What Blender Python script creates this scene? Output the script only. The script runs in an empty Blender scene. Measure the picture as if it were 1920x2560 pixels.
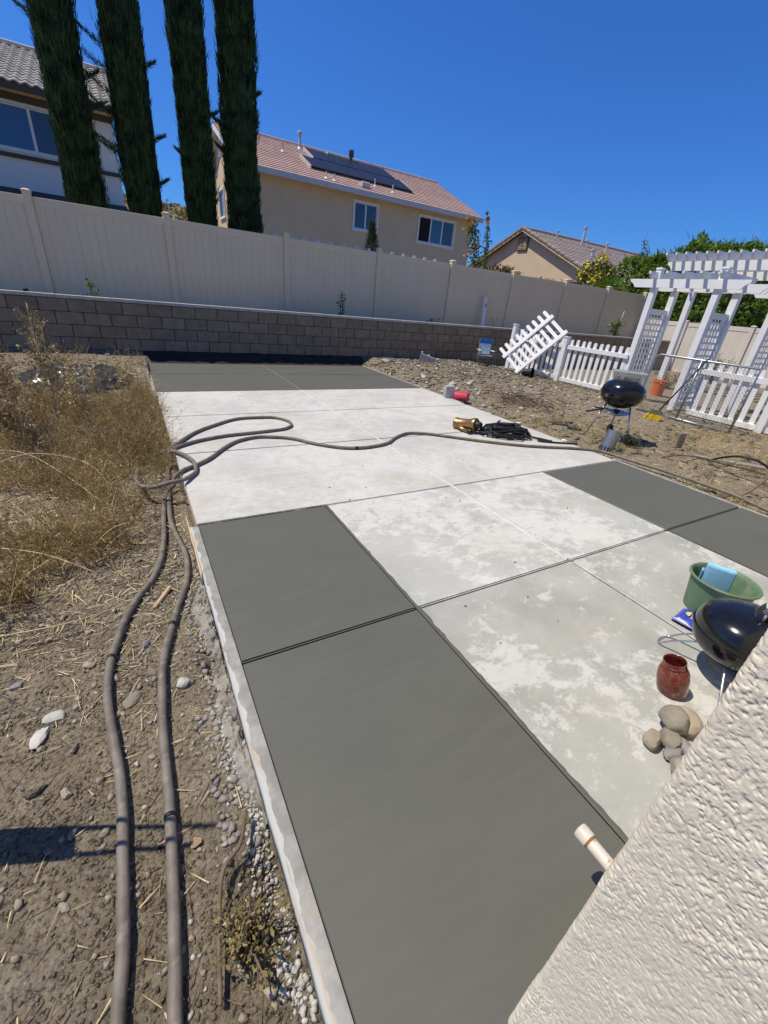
import bpy, bmesh, math, random
import numpy as np
from mathutils import Vector, Matrix
random.seed(7); rng = np.random.default_rng(7)
scene = bpy.context.scene
COL = scene.collection
R_ = math.radians

# ------------------------------------------------------------------ camera
cam_d = bpy.data.cameras.new('camera'); cam = bpy.data.objects.new('camera', cam_d); COL.objects.link(cam)
cam_d.sensor_fit = 'HORIZONTAL'; cam_d.sensor_width = 36; cam_d.lens = 1035.57 * 36 / 1920
cam_d.clip_start = 0.02; cam_d.clip_end = 2000
yaw, pitch, roll, CH = 0.5524, 0.4688, 0.0985, 1.407
fw = Vector((math.sin(yaw) * math.cos(pitch), math.cos(yaw) * math.cos(pitch), -math.sin(pitch)))
rt0 = Vector((math.cos(yaw), -math.sin(yaw), 0)); up0 = rt0.cross(fw)
rt = math.cos(roll) * rt0 + math.sin(roll) * up0; up = -math.sin(roll) * rt0 + math.cos(roll) * up0
cam.matrix_world = Matrix(((rt.x, up.x, -fw.x, 0), (rt.y, up.y, -fw.y, 0), (rt.z, up.z, -fw.z, CH), (0, 0, 0, 1)))
scene.camera = cam
# ------------------------------------------------------------------ sky, sun, exposure
SUN = Vector((-0.45, 0.28, 1.0)).normalized()
w = bpy.data.worlds.new('World'); scene.world = w; w.use_nodes = True
wn = w.node_tree; wn.nodes.clear()
sky = wn.nodes.new('ShaderNodeTexSky'); sky.sky_type = 'NISHITA'; sky.sun_disc = False
sky.sun_elevation = math.asin(SUN.z); sky.sun_rotation = math.atan2(SUN.x, SUN.y)
sky.altitude = 500; sky.air_density = 1.25; sky.dust_density = 0.25; sky.ozone_density = 4.5
bg = wn.nodes.new('ShaderNodeBackground'); bg.inputs['Strength'].default_value = 0.09
wo = wn.nodes.new('ShaderNodeOutputWorld')
hs = wn.nodes.new('ShaderNodeMix'); hs.data_type = 'RGBA'; hs.blend_type = 'MULTIPLY'; hs.inputs[0].default_value = 1; hs.inputs[7].default_value = (.31, .71, 1.38, 1)
wn.links.new(sky.outputs[0], hs.inputs[6]); wn.links.new(hs.outputs[2], bg.inputs[0]); wn.links.new(bg.outputs[0], wo.inputs[0])
sl = bpy.data.lights.new('sun', 'SUN'); sl.energy = 4.9; sl.angle = R_(0.53); sl.color = (1.0, 0.92, 0.76)
so = bpy.data.objects.new('sun', sl); COL.objects.link(so)
so.rotation_euler = SUN.to_track_quat('Z', 'Y').to_euler(); so.location = (-20, 15, 40)
vs = scene.view_settings; vs.view_transform = 'Standard'; vs.look = 'None'; vs.exposure = 0.0; vs.gamma = 1.0
vs.use_curve_mapping = False

# ------------------------------------------------------------------ materials
MATS = {}
def lin(c):
    return tuple(c) + (1.0,) if len(c) == 3 else tuple(c)
def _nt(name):
    m = bpy.data.materials.new(name); m.use_nodes = True; nt = m.node_tree
    b = nt.nodes['Principled BSDF']; return m, nt, b
def _noise(nt, vec, scale, detail=5, rough=.55, dist=0.0):
    n = nt.nodes.new('ShaderNodeTexNoise'); n.inputs['Scale'].default_value = scale
    n.inputs['Detail'].default_value = detail; n.inputs['Roughness'].default_value = rough
    n.inputs['Distortion'].default_value = dist
    nt.links.new(vec, n.inputs['Vector']); return n.outputs['Fac']
def _ramp(nt, fac, a, b, ca=(0, 0, 0, 1), cb=(1, 1, 1, 1)):
    r = nt.nodes.new('ShaderNodeValToRGB'); r.color_ramp.elements[0].position = a; r.color_ramp.elements[1].position = b
    r.color_ramp.elements[0].color = ca; r.color_ramp.elements[1].color = cb
    nt.links.new(fac, r.inputs[0]); return r.outputs[0]
def _mix(nt, fac, a, b, mode='MIX'):
    m = nt.nodes.new('ShaderNodeMix'); m.data_type = 'RGBA'; m.blend_type = mode
    for sock, v in ((m.inputs[0], fac), (m.inputs[6], a), (m.inputs[7], b)):
        if hasattr(v, 'is_output'): nt.links.new(v, sock)
        elif isinstance(v, (int, float)): sock.default_value = v
        else: sock.default_value = lin(v)
    return m.outputs[2]
def _pos(nt):
    return nt.nodes.new('ShaderNodeNewGeometry').outputs['Position']
def _obj(nt):
    return nt.nodes.new('ShaderNodeTexCoord').outputs['Object']
def _scalev(nt, vec, s):
    m = nt.nodes.new('ShaderNodeVectorMath'); m.operation = 'MULTIPLY'; m.inputs[1].default_value = s
    nt.links.new(vec, m.inputs[0]); return m.outputs[0]
def _bump(nt, b, fac, strength, dist=0.01):
    n = nt.nodes.new('ShaderNodeBump'); n.inputs['Strength'].default_value = strength; n.inputs['Distance'].default_value = dist
    nt.links.new(fac, n.inputs['Height'])
    nt.links.new(n.outputs[0], b.inputs['Normal'])
def mat(name, c, c2=None, rough=.8, scale=6, lo=.35, hi=.65, bump=0, bscale=60, bdist=.01, metal=0, rnd=0.0, spec=.4, c3=None, scale3=40, lo3=.6, hi3=.7, detail=5, stretch=None, coat=0, trans=0):
    if name in MATS: return MATS[name]
    m, nt, b = _nt(name)
    pos = _pos(nt)
    if stretch: pos = _scalev(nt, pos, stretch)
    col = None
    if c2 is not None:
        col = _mix(nt, _ramp(nt, _noise(nt, pos, scale, detail), lo, hi), c, c2)
    if c3 is not None:
        col = _mix(nt, _ramp(nt, _noise(nt, pos, scale3, 4), lo3, hi3), col if col else c, c3)
    if rnd:
        oi = nt.nodes.new('ShaderNodeObjectInfo')
        mr = nt.nodes.new('ShaderNodeMapRange'); mr.inputs[3].default_value = 1 - rnd; mr.inputs[4].default_value = 1 + rnd
        nt.links.new(oi.outputs['Random'], mr.inputs[0])
        cc = nt.nodes.new('ShaderNodeCombineColor')
        for i in range(3): nt.links.new(mr.outputs[0], cc.inputs[i])
        col = _mix(nt, 1.0, col if col else c, cc.outputs[0], 'MULTIPLY')
    if col: nt.links.new(col, b.inputs['Base Color'])
    else: b.inputs['Base Color'].default_value = lin(c)
    b.inputs['Roughness'].default_value = rough; b.inputs['Metallic'].default_value = metal
    b.inputs['Specular IOR Level'].default_value = spec
    if coat: b.inputs['Coat Weight'].default_value = coat; b.inputs['Coat Roughness'].default_value = .05
    if trans: b.inputs['Transmission Weight'].default_value = trans
    if bump: _bump(nt, b, _noise(nt, pos, bscale, 5), bump, bdist)
    MATS[name] = m; return m
def leafmat(name, c, c2, rough=.6, trans=.25, rnd=0):
    """foliage: colour varies in clumps, a little light passes through"""
    m, nt, b = _nt(name); pos = _pos(nt)
    col = _mix(nt, _ramp(nt, _noise(nt, pos, 3.5, 6, .7), .35, .65), c, c2)
    nt.links.new(col, b.inputs['Base Color']); b.inputs['Roughness'].default_value = rough
    b.inputs['Specular IOR Level'].default_value = .25
    t = nt.nodes.new('ShaderNodeBsdfTranslucent'); nt.links.new(col, t.inputs[0])
    mx = nt.nodes.new('ShaderNodeMixShader'); mx.inputs[0].default_value = trans
    nt.links.new(b.outputs[0], mx.inputs[1]); nt.links.new(t.outputs[0], mx.inputs[2])
    nt.links.new(mx.outputs[0], nt.nodes['Material Output'].inputs[0])
    MATS[name] = m; return m
def concrete(name, white, grey, beige, lo, hi, stain=.5):
    """old flat work: pale film with crisp-edged worn patches, beige stains, specks, trowel streaks"""
    m, nt, b = _nt(name); pos = _pos(nt)
    big = _noise(nt, pos, .9, 10, .72, .45)
    mid = _noise(nt, _scalev(nt, pos, (1.0, 1.25, 1)), 7.5, 11, .8, .35)
    mm = nt.nodes.new('ShaderNodeMath'); mm.operation = 'MULTIPLY_ADD'; mm.inputs[1].default_value = .55
    nt.links.new(big, mm.inputs[0])
    m2 = nt.nodes.new('ShaderNodeMath'); m2.operation = 'MULTIPLY'; m2.inputs[1].default_value = .45
    nt.links.new(mid, m2.inputs[0]); nt.links.new(m2.outputs[0], mm.inputs[2])
    patch = _ramp(nt, mm.outputs[0], lo, hi)
    col = _mix(nt, patch, grey, white)
    cloud = _ramp(nt, _noise(nt, pos, 2.3, 6, .6), .3, .75)
    col = _mix(nt, cloud, col, _mix(nt, .5, col, (.60, .585, .54)))
    bst = _ramp(nt, _noise(nt, _scalev(nt, pos, (1, 1.6, 1)), 1.7, 8, .7, .5), .50, .70)
    f = nt.nodes.new('ShaderNodeMath'); f.operation = 'MULTIPLY'; f.inputs[1].default_value = stain
    nt.links.new(bst, f.inputs[0])
    col = _mix(nt, f.outputs[0], col, beige)
    strk = _ramp(nt, _noise(nt, _scalev(nt, pos, (3.2, 11, 1)), 3.2, 7, .66), .55, .70)
    f4 = nt.nodes.new('ShaderNodeMath'); f4.operation = 'MULTIPLY'; f4.inputs[1].default_value = .62
    nt.links.new(strk, f4.inputs[0])
    col = _mix(nt, f4.outputs[0], col, (.36, .345, .31))
    sp = _ramp(nt, _noise(nt, pos, 34, 3, .6), .66, .74)
    f2 = nt.nodes.new('ShaderNodeMath'); f2.operation = 'MULTIPLY'; f2.inputs[1].default_value = .6
    nt.links.new(sp, f2.inputs[0])
    col = _mix(nt, f2.outputs[0], col, (.30, .28, .24))
    nt.links.new(col, b.inputs['Base Color']); b.inputs['Roughness'].default_value = .8
    b.inputs['Specular IOR Level'].default_value = .3
    _bump(nt, b, _noise(nt, pos, 55, 8, .7), .25, .003)
    MATS[name] = m; return m

concrete('concrete_pale', (.56, .545, .50), (.43, .425, .39), (.43, .365, .275), .45, .55, .6)
concrete('concrete_mid', (.55, .545, .505), (.37, .375, .345), (.41, .35, .275), .475, .52, .5)
concrete('concrete_worn', (.48, .48, .445), (.285, .29, .26), (.36, .32, .255), .505, .535, .4)
def wet():
    m, nt, b = _nt('concrete_fresh'); pos = _pos(nt)
    col = _mix(nt, _ramp(nt, _noise(nt, _scalev(nt, pos, (1, 2.2, 1)), 1.1, 5, .5), .3, .7), (.098, .098, .081), (.110, .110, .091))
    col = _mix(nt, _ramp(nt, _noise(nt, _scalev(nt, pos, (1.5, 9, 1)), 2.2, 6, .6), .45, .8), col, (.115, .115, .096))
    col = _mix(nt, _ramp(nt, _noise(nt, pos, 60, 3, .6), .70, .80), col, (.088, .091, .075))
    nt.links.new(col, b.inputs['Base Color']); b.inputs['Specular IOR Level'].default_value = .35
    r = nt.nodes.new('ShaderNodeMapRange'); r.inputs[3].default_value = .48; r.inputs[4].default_value = .66
    nt.links.new(_noise(nt, pos, 2.2, 4), r.inputs[0]); nt.links.new(r.outputs[0], b.inputs['Roughness'])
    _bump(nt, b, _noise(nt, pos, 130, 4, .6), .12, .002); MATS['concrete_fresh'] = m
wet()
def dirtmat():
    m, nt, b = _nt('dirt'); pos = _pos(nt)
    c = _mix(nt, _ramp(nt, _noise(nt, pos, 1.6, 8, .65), .3, .7), (.205, .168, .115), (.295, .245, .172))
    c = _mix(nt, _ramp(nt, _noise(nt, pos, 14, 6, .7), .45, .7), c, (.355, .30, .215))
    c = _mix(nt, _ramp(nt, _noise(nt, pos, 60, 6, .75), .50, .62), c, (.085, .068, .047))
    c = _mix(nt, _ramp(nt, _noise(nt, pos, 95, 5, .7), .60, .68), c, (.42, .37, .29))
    v = nt.nodes.new('ShaderNodeTexVoronoi'); v.inputs['Scale'].default_value = 70; nt.links.new(pos, v.inputs['Vector'])
    c = _mix(nt, _ramp(nt, v.outputs['Distance'], .05, .22, (1, 1, 1, 1), (0, 0, 0, 1)), c, _mix(nt, .5, c, (.33, .29, .24)))
    nt.links.new(c, b.inputs['Base Color']); b.inputs['Roughness'].default_value = .95; b.inputs['Specular IOR Level'].default_value = .1
    a = nt.nodes.new('ShaderNodeMath'); a.operation = 'ADD'
    nt.links.new(_noise(nt, pos, 55, 10, .78), a.inputs[0])
    k = nt.nodes.new('ShaderNodeMath'); k.operation = 'MULTIPLY'; k.inputs[1].default_value = -.6
    nt.links.new(v.outputs['Distance'], k.inputs[0]); nt.links.new(k.outputs[0], a.inputs[1])
    _bump(nt, b, a.outputs[0], 1.0, .014); MATS['dirt'] = m
dirtmat()
mat('mortar_block', (.225, .17, .11), (.295, .225, .15), rough=.92, scale=9, bump=.5, bscale=120, bdist=.004, rnd=.10, c3=(.14, .105, .07), scale3=70, lo3=.58, hi3=.72)
mat('mortar', (.05, .039, .028), (.075, .058, .043), rough=.95, scale=30, bump=.4, bscale=150)
mat('cap_block', (.40, .37, .33), (.48, .45, .40), rough=.9, scale=12, bump=.3, bscale=150, rnd=.06)
mat('vinyl_tan', (.76, .60, .385), (.79, .625, .405), rough=.45, scale=1.5, rnd=.012)
mat('vinyl_tan_side', (.66, .60, .51), (.69, .63, .54), rough=.5, scale=1.5, rnd=.015)
mat('vinyl_white', (.80, .80, .79), (.72, .72, .70), rough=.4, scale=5, lo=.5, hi=.8, c3=(.55, .52, .47), scale3=18, lo3=.68, hi3=.80)
mat('stucco_tan', (.60, .465, .295), (.64, .50, .325), rough=.95, scale=1.3, bump=.35, bscale=45)
mat('stucco_tan_light', (.60, .46, .315), (.65, .50, .35), rough=.95, scale=1.3, bump=.3, bscale=40)
mat('stucco_white', (.86, .82, .72), (.81, .77, .675), rough=.95, scale=1.0, bump=.35, bscale=40)
mat('stucco_house', (.70, .63, .495), (.75, .68, .54), rough=.95, scale=22, lo=.3, hi=.7, bump=.45, bscale=170, bdist=.004, c3=(.62, .545, .41), scale3=60, lo3=.62, hi3=.76)
mat('tile_red', (.47, .30, .235), (.55, .37, .30), rough=.85, scale=3.2, bump=.2, bscale=30, rnd=.06, c3=(.40, .26, .20), scale3=9, lo3=.5, hi3=.8)
mat('tile_grey', (.36, .315, .25), (.44, .39, .31), rough=.85, scale=4, bump=.2, bscale=30, rnd=.13)
mat('tile_brown', (.31, .245, .205), (.38, .305, .26), rough=.85, scale=4, bump=.2, bscale=30, rnd=.10)
mat('trim_white', (.76, .76, .74), rough=.5)
mat('trim_brown', (.085, .062, .046), rough=.7)
mat('trim_dark', (.055, .045, .040), rough=.8)
mat('fascia_grey', (.50, .50, .49), (.56, .56, .55), rough=.6, scale=3)
mat('glass', (.030, .045, .065), rough=.04, spec=.9)
mat('glass_blue', (.04, .09, .19), rough=.05, spec=.9)
mat('curtain', (.55, .58, .62), rough=.8)
mat('interior_dark', (.012, .012, .013), rough=.9)
mat('solar', (.022, .023, .030), (.03, .032, .042), rough=.35, scale=3, spec=.12)
mat('metal_pale', (.55, .52, .46), rough=.55, metal=.3)
mat('metal_dark', (.10, .10, .10), rough=.5, metal=.4)
mat('galvanised', (.40, .42, .43), (.30, .31, .32), rough=.42, scale=40, metal=.85)
mat('steel_leg', (.55, .56, .57), rough=.32, metal=.9)
mat('enamel_black', (.006, .006, .007), (.012, .012, .012), rough=.16, scale=9, spec=.45, coat=.25, c3=(.035, .032, .028), scale3=60, lo3=.66, hi3=.80)
mat('plastic_black', (.012, .012, .012), rough=.5)
mat('plastic_grey', (.085, .09, .10), rough=.55)
mat('rubber_hose', (.130, .110, .088), (.20, .172, .140), rough=.65, scale=14, bump=.15, bscale=160, c3=(.26, .22, .18), scale3=30, lo3=.55, hi3=.75)
mat('cord_black', (.013, .013, .014), (.022, .022, .022), rough=.55, scale=20)
mat('bronze', (.40, .25, .10), (.30, .185, .075), rough=.35, scale=25, metal=.75)
mat('red_plastic', (.50, .035, .055), (.58, .06, .09), rough=.5, scale=8)
mat('red_dark', (.28, .018, .026), rough=.6)
mat('orange_plastic', (.72, .14, .022), rough=.5)
mat('green_plastic', (.105, .180, .100), (.140, .215, .130), rough=.7, scale=14, lo=.4, hi=.8, c3=(.22, .27, .19), scale3=7, lo3=.55, hi3=.8)
mat('blue_cloth', (.25, .52, .72), (.30, .58, .78), rough=.85, scale=20, bump=.2, bscale=200)
mat('cardboard', (.42, .29, .17), rough=.9)
mat('bag_blue', (.03, .055, .36), (.05, .085, .46), rough=.35, scale=30)
mat('print_yellow', (.80, .66, .08), rough=.5)
mat('print_white', (.80, .80, .82), rough=.5)
mat('bristle_yellow', (.78, .60, .015), (.66, .48, .01), rough=.7, scale=60)
mat('chair_blue', (.015, .16, .50), rough=.7)
mat('chair_pale', (.38, .55, .60), (.62, .64, .62), rough=.8, scale=18, lo=.45, hi=.55)
mat('stone_grey', (.20, .178, .132), (.29, .26, .20), rough=.85, scale=14, bump=.35, bscale=60, rnd=.12, c3=(.38, .29, .16), scale3=9, lo3=.62, hi3=.72)
mat('stone_tan', (.29, .24, .17), (.37, .315, .235), rough=.85, scale=14, bump=.35, bscale=60, rnd=.1, c3=(.28, .235, .17), scale3=11, lo3=.6, hi3=.75)
mat('stone_purple', (.20, .185, .18), (.26, .245, .235), rough=.85, scale=14, bump=.3, bscale=60, rnd=.12)
mat('stone_pale', (.44, .42, .37), (.52, .49, .44), rough=.85, scale=14, bump=.3, bscale=60, rnd=.12)
mat('rubble', (.40, .385, .35), (.50, .48, .44), rough=.95, scale=20, bump=.7, bscale=60, bdist=.01, rnd=.06, c3=(.30, .28, .25), scale3=26, lo3=.55, hi3=.7)
mat('gravel_white', (.34, .325, .29), (.50, .485, .45), rough=.9, scale=60)
mat('pebble', (.25, .20, .145), (.36, .30, .225), rough=.9, scale=26, lo=.4, hi=.62, c3=(.155, .125, .095), scale3=33, lo3=.56, hi3=.62)
mat('slurry', (.20, .18, .15), (.33, .31, .275), rough=.85, scale=12, bump=.6, bscale=40, bdist=.012, c3=(.46, .455, .44), scale3=18, lo3=.6, hi3=.72)
mat('straw', (.50, .385, .20), (.62, .51, .31), rough=.8, scale=30)
mat('twig', (.115, .078, .050), (.19, .14, .095), rough=.9, scale=20)
mat('wood_form', (.40, .325, .23), (.47, .39, .29), rough=.85, scale=3, stretch=(20, 1.5, 20), bump=.2, bscale=30, c3=(.46, .46, .43), scale3=2.4, lo3=.36, hi3=.44)
mat('wood_new', (.60, .44, .27), (.52, .37, .22), rough=.8, scale=8, stretch=(3, 3, 1))
mat('wood_old', (.25, .21, .17), (.33, .29, .24), rough=.9, scale=8, stretch=(1, 6, 1))
mat('form_splash', (.25, .24, .215), (.35, .34, .31), rough=.85, scale=9, lo=.4, hi=.6, bump=.35, bscale=60, c3=(.34, .31, .26), scale3=7, lo3=.56, hi3=.62)
mat('strip_white', (.56, .54, .50), (.64, .62, .58), rough=.7, scale=12, c3=(.50, .48, .44), scale3=9, lo3=.58, hi3=.72)
mat('pvc', (.60, .555, .47), (.52, .46, .36), rough=.45, scale=22, lo=.5, hi=.75, c3=(.40, .26, .14), scale3=42, lo3=.60, hi3=.70)
mat('rust', (.30, .12, .035), rough=.9)
mat('slate', (.04, .04, .04), (.07, .068, .065), spec=.2, rough=.85, scale=12, bump=.3, bscale=40)
mat('tarp_black', (.012, .012, .014), (.03, .032, .038), rough=.32, scale=6, spec=.6)
mat('paper_white', (.75, .75, .75), rough=.7)
mat('hillside', (.16, .125, .085), (.225, .18, .13), rough=.95, scale=.12, c3=(.07, .066, .040), scale3=.35, lo3=.52, hi3=.6)
mat('soil_dark', (.085, .065, .047), (.13, .10, .075), rough=.95, scale=8, bump=.6, bscale=40)
mat('soil_painted_shade', (.018, .015, .012), (.035, .028, .021), rough=.95, scale=8, bump=.6, bscale=40)  # near-black soil colour with the wall's shade put into it
mat('planter_soil', (.15, .12, .09), (.2, .165, .125), rough=.95, scale=5, bump=.5, bscale=30)
mat('clear_plastic', (.70, .72, .70), rough=.2, spec=.5)
mat('food_green', (.22, .30, .06), rough=.7)
mat('food_orange', (.55, .25, .08), rough=.7)
mat('bark', (.10, .075, .055), rough=.9)
leafmat('cypress_leaf', (.006, .012, .004), (.075, .120, .028), trans=.05)
leafmat('hedge_leaf', (.06, .125, .012), (.22, .32, .04), trans=.4)
leafmat('vine_leaf', (.055, .085, .025), (.15, .17, .06), trans=.3)
leafmat('vine_dry', (.20, .165, .09), (.30, .26, .16), trans=.25)
leafmat('yellow_flower', (.75, .56, .02), (.80, .66, .05), trans=.3)
leafmat('orange_flower', (.72, .24, .03), (.80, .36, .07), trans=.3)
leafmat('pale_flower', (.45, .58, .75), (.62, .70, .80), trans=.3)
leafmat('plant_leaf', (.025, .05, .015), (.06, .10, .025), trans=.25)
leafmat('plant_leaf_light', (.08, .13, .03), (.16, .22, .06), trans=.3)
leafmat('conifer_leaf', (.05, .075, .035), (.10, .125, .06), trans=.15)
leafmat('dry_weed', (.19, .13, .05), (.50, .365, .165), trans=.22)
leafmat('dry_weed_pale', (.48, .36, .17), (.72, .59, .35), trans=.2)
leafmat('dry_weed_green', (.20, .165, .06), (.34, .265, .11), trans=.25)
leafmat('green_weed', (.06, .095, .03), (.15, .17, .065), trans=.2)
def jarmat():
    m, nt, b = _nt('jar_glass'); pos = _pos(nt)
    c = _mix(nt, _ramp(nt, _noise(nt, pos, 35, 6, .7), .45, .62), (.19, .040, .022), (.30, .085, .055))
    c = _mix(nt, _ramp(nt, _noise(nt, pos, 22, 3), .66, .72), c, (.36, .24, .16))
    nt.links.new(c, b.inputs['Base Color']); b.inputs['Roughness'].default_value = .12; b.inputs['Transmission Weight'].default_value = .35
    b.inputs['IOR'].default_value = 1.3; b.inputs['Coat Weight'].default_value = .5
    v = nt.nodes.new('ShaderNodeTexVoronoi'); v.inputs['Scale'].default_value = 90; nt.links.new(pos, v.inputs['Vector'])
    _bump(nt, b, v.outputs['Distance'], .35, .003); MATS['jar_glass'] = m
jarmat()

# ------------------------------------------------------------------ mesh helpers
class MB:
    def __init__(s): s.v = []; s.f = []; s.n = 0
    def add(s, v, f):
        o = s.n; s.v.extend([tuple(map(float, a)) for a in v]); s.n += len(v)
        s.f.extend([tuple(i + o for i in a) for a in f]); return s
    def box(s, x0, x1, y0, y1, z0, z1):
        v = [(x, y, z) for z in (z0, z1) for y in (y0, y1) for x in (x0, x1)]
        return s.add(v, [(0, 2, 3, 1), (4, 5, 7, 6), (0, 1, 5, 4), (2, 6, 7, 3), (0, 4, 6, 2), (1, 3, 7, 5)])
    def obox(s, c, ax, h):
        c = np.array(c, float); a = [np.array(k, float) for k in ax]
        v = [c + sx * h[0] * a[0] + sy * h[1] * a[1] + sz * h[2] * a[2] for sz in (-1, 1) for sy in (-1, 1) for sx in (-1, 1)]
        return s.add(v, [(0, 2, 3, 1), (4, 5, 7, 6), (0, 1, 5, 4), (2, 6, 7, 3), (0, 4, 6, 2), (1, 3, 7, 5)])
    def bar(s, p, q, wx, wy, upv=(0, 0, 1)):
        p = np.array(p, float); q = np.array(q, float); d = q - p; L = np.linalg.norm(d); d /= L
        u = np.array(upv, float); sd = np.cross(d, u)
        if np.linalg.norm(sd) < 1e-4: sd = np.cross(d, (1, 0, 0))
        sd /= np.linalg.norm(sd); u = np.cross(sd, d)
        return s.obox((p + q) / 2, (d, sd, u), (L / 2, wx / 2, wy / 2))
    def tube(s, pts, r, seg=8, caps=True):
        pts = np.array(pts, float); n = len(pts); r = np.broadcast_to(np.array(r, float), (n,))
        t = np.gradient(pts, axis=0); t /= (np.linalg.norm(t, axis=1)[:, None] + 1e-12)
        ref = np.array((0, 0, 1.0)) if abs(t[0, 2]) < .9 else np.array((1.0, 0, 0))
        nrm = ref - t[0] * (ref @ t[0]); nrm /= np.linalg.norm(nrm); V = []
        ang = np.arange(seg) * 2 * math.pi / seg
        for i in range(n):
            nrm = nrm - t[i] * (nrm @ t[i]); nrm /= (np.linalg.norm(nrm) + 1e-12); bn = np.cross(t[i], nrm)
            V.append(pts[i] + r[i] * (np.cos(ang)[:, None] * nrm + np.sin(ang)[:, None] * bn))
        V = np.concatenate(V); F = []
        for i in range(n - 1):
            for k in range(seg):
                a = i * seg + k; b2 = i * seg + (k + 1) % seg
                F.append((a, b2, b2 + seg, a + seg))
        if caps: F.append(tuple(range(seg - 1, -1, -1))); F.append(tuple((n - 1) * seg + k for k in range(seg)))
        return s.add(V, F)
    def lathe(s, prof, seg=32, M=None, closed=False):
        M = M or Matrix.Identity(4); V = []; F = []
        for (r, z) in prof:
            for k in range(seg):
                a = 2 * math.pi * k / seg; V.append(tuple(M @ Vector((r * math.cos(a), r * math.sin(a), z))))
        n = len(prof)
        for i in range(n - 1 if not closed else n):
            j = (i + 1) % n
            for k in range(seg):
                k2 = (k + 1) % seg; F.append((i * seg + k, i * seg + k2, j * seg + k2, j * seg + k))
        if not closed:
            if prof[0][0] > 1e-4: F.append(tuple(range(seg - 1, -1, -1)))
            if prof[-1][0] > 1e-4: F.append(tuple((n - 1) * seg + k for k in range(seg)))
        return s.add(V, F)
    def prism(s, poly, fn, t0, t1):
        n = len(poly); V = [fn(a, b, t0) for a, b in poly] + [fn(a, b, t1) for a, b in poly]
        F = [tuple(range(n - 1, -1, -1)), tuple(range(n, 2 * n))] + [(i, (i + 1) % n, (i + 1) % n + n, i + n) for i in range(n)]
        return s.add(V, F)
    def arr(s, V, F):
        V = np.asarray(V, float).reshape(-1, 3); o = s.n; s.v.extend(map(tuple, V)); s.n += len(V)
        s.f.extend(map(tuple, (np.asarray(F) + o))); return s
    def mesh(s, name, smooth=False, bevel=0, weld=False):
        me = bpy.data.meshes.new(name); me.from_pydata(s.v, [], s.f)
        if bevel or weld or True:
            bm = bmesh.new(); bm.from_mesh(me)
            if weld: bmesh.ops.remove_doubles(bm, verts=bm.verts, dist=1e-5)
            if len(bm.faces) < 20000: bmesh.ops.recalc_face_normals(bm, faces=bm.faces)
            if bevel:
                ed = [e for e in bm.edges if len(e.link_faces) == 2 and e.calc_face_angle(0) > .5]
                bmesh.ops.bevel(bm, geom=ed, offset=bevel, segments=2 if bevel > .003 else 1, affect='EDGES', clamp_overlap=True)
            bm.to_mesh(me); bm.free()
        if smooth: me.polygons.foreach_set('use_smooth', [True] * len(me.polygons))
        me.update(); return me
    def build(s, name, m, parent=None, smooth=False, bevel=0, autos=False, weld=False):
        me = s.mesh(name, smooth or autos, bevel, weld); me.materials.append(MATS[m])
        o = bpy.data.objects.new(name, me); COL.objects.link(o)
        if parent: o.parent = parent
        if autos: me.set_sharp_from_angle(angle=R_(40))
        return o
def fastmesh(name, V, F, m, parent=None, smooth=False):
    """V (n,3) array, F (m,k) int array"""
    V = np.ascontiguousarray(V, np.float32); F = np.ascontiguousarray(F, np.int32); k = F.shape[1]
    me = bpy.data.meshes.new(name); me.vertices.add(len(V)); me.vertices.foreach_set('co', V.ravel())
    me.loops.add(F.size); me.loops.foreach_set('vertex_index', F.ravel())
    me.polygons.add(len(F)); me.polygons.foreach_set('loop_start', np.arange(0, F.size, k, dtype=np.int32))
    if smooth: me.polygons.foreach_set('use_smooth', np.ones(len(F), bool))
    me.update(calc_edges=True); me.validate(); me.materials.append(MATS[m])
    o = bpy.data.objects.new(name, me); COL.objects.link(o)
    if parent: o.parent = parent
    if name in ('flowers', 'shoots', 'seed_heads', 'dry_sprays', 'bristles', 'foliage', 'crown'): o['kind'] = 'stuff'
    return o
def share(name, me, parent, loc=(0, 0, 0), rot=None, sc=None):
    o = bpy.data.objects.new(name, me); COL.objects.link(o); o.parent = parent; o.location = loc
    if rot is not None: o.rotation_euler = rot
    if sc is not None: o.scale = sc
    return o
def E(name, loc, label, cat, group=None, rotz=0):
    o = bpy.data.objects.new(name, None); COL.objects.link(o); o.location = loc; o.rotation_euler = (0, 0, rotz)
    o.empty_display_size = .1
    return T(o, label, cat, group)
def T(o, label, cat, group=None):
    o['label'] = label; o['category'] = cat
    if group: o['group'] = group
    return o
def K(o, kind, label=None, cat=None):
    o['kind'] = kind
    if label: o['label'] = label
    if cat: o['category'] = cat
    return o
def spline(P, n=6):
    """Catmull-Rom through the points"""
    P = np.array(P, float); Q = np.vstack([2 * P[0] - P[1], P, 2 * P[-1] - P[-2]]); out = []
    for i in range(1, len(Q) - 2):
        a, b, c, d = Q[i - 1:i + 3]
        for t in np.arange(n) / n:
            out.append(.5 * (2 * b + (c - a) * t + (2 * a - 5 * b + 4 * c - d) * t * t + (3 * b - a - 3 * c + d) * t ** 3))
    out.append(P[-1]); return np.array(out)
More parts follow.
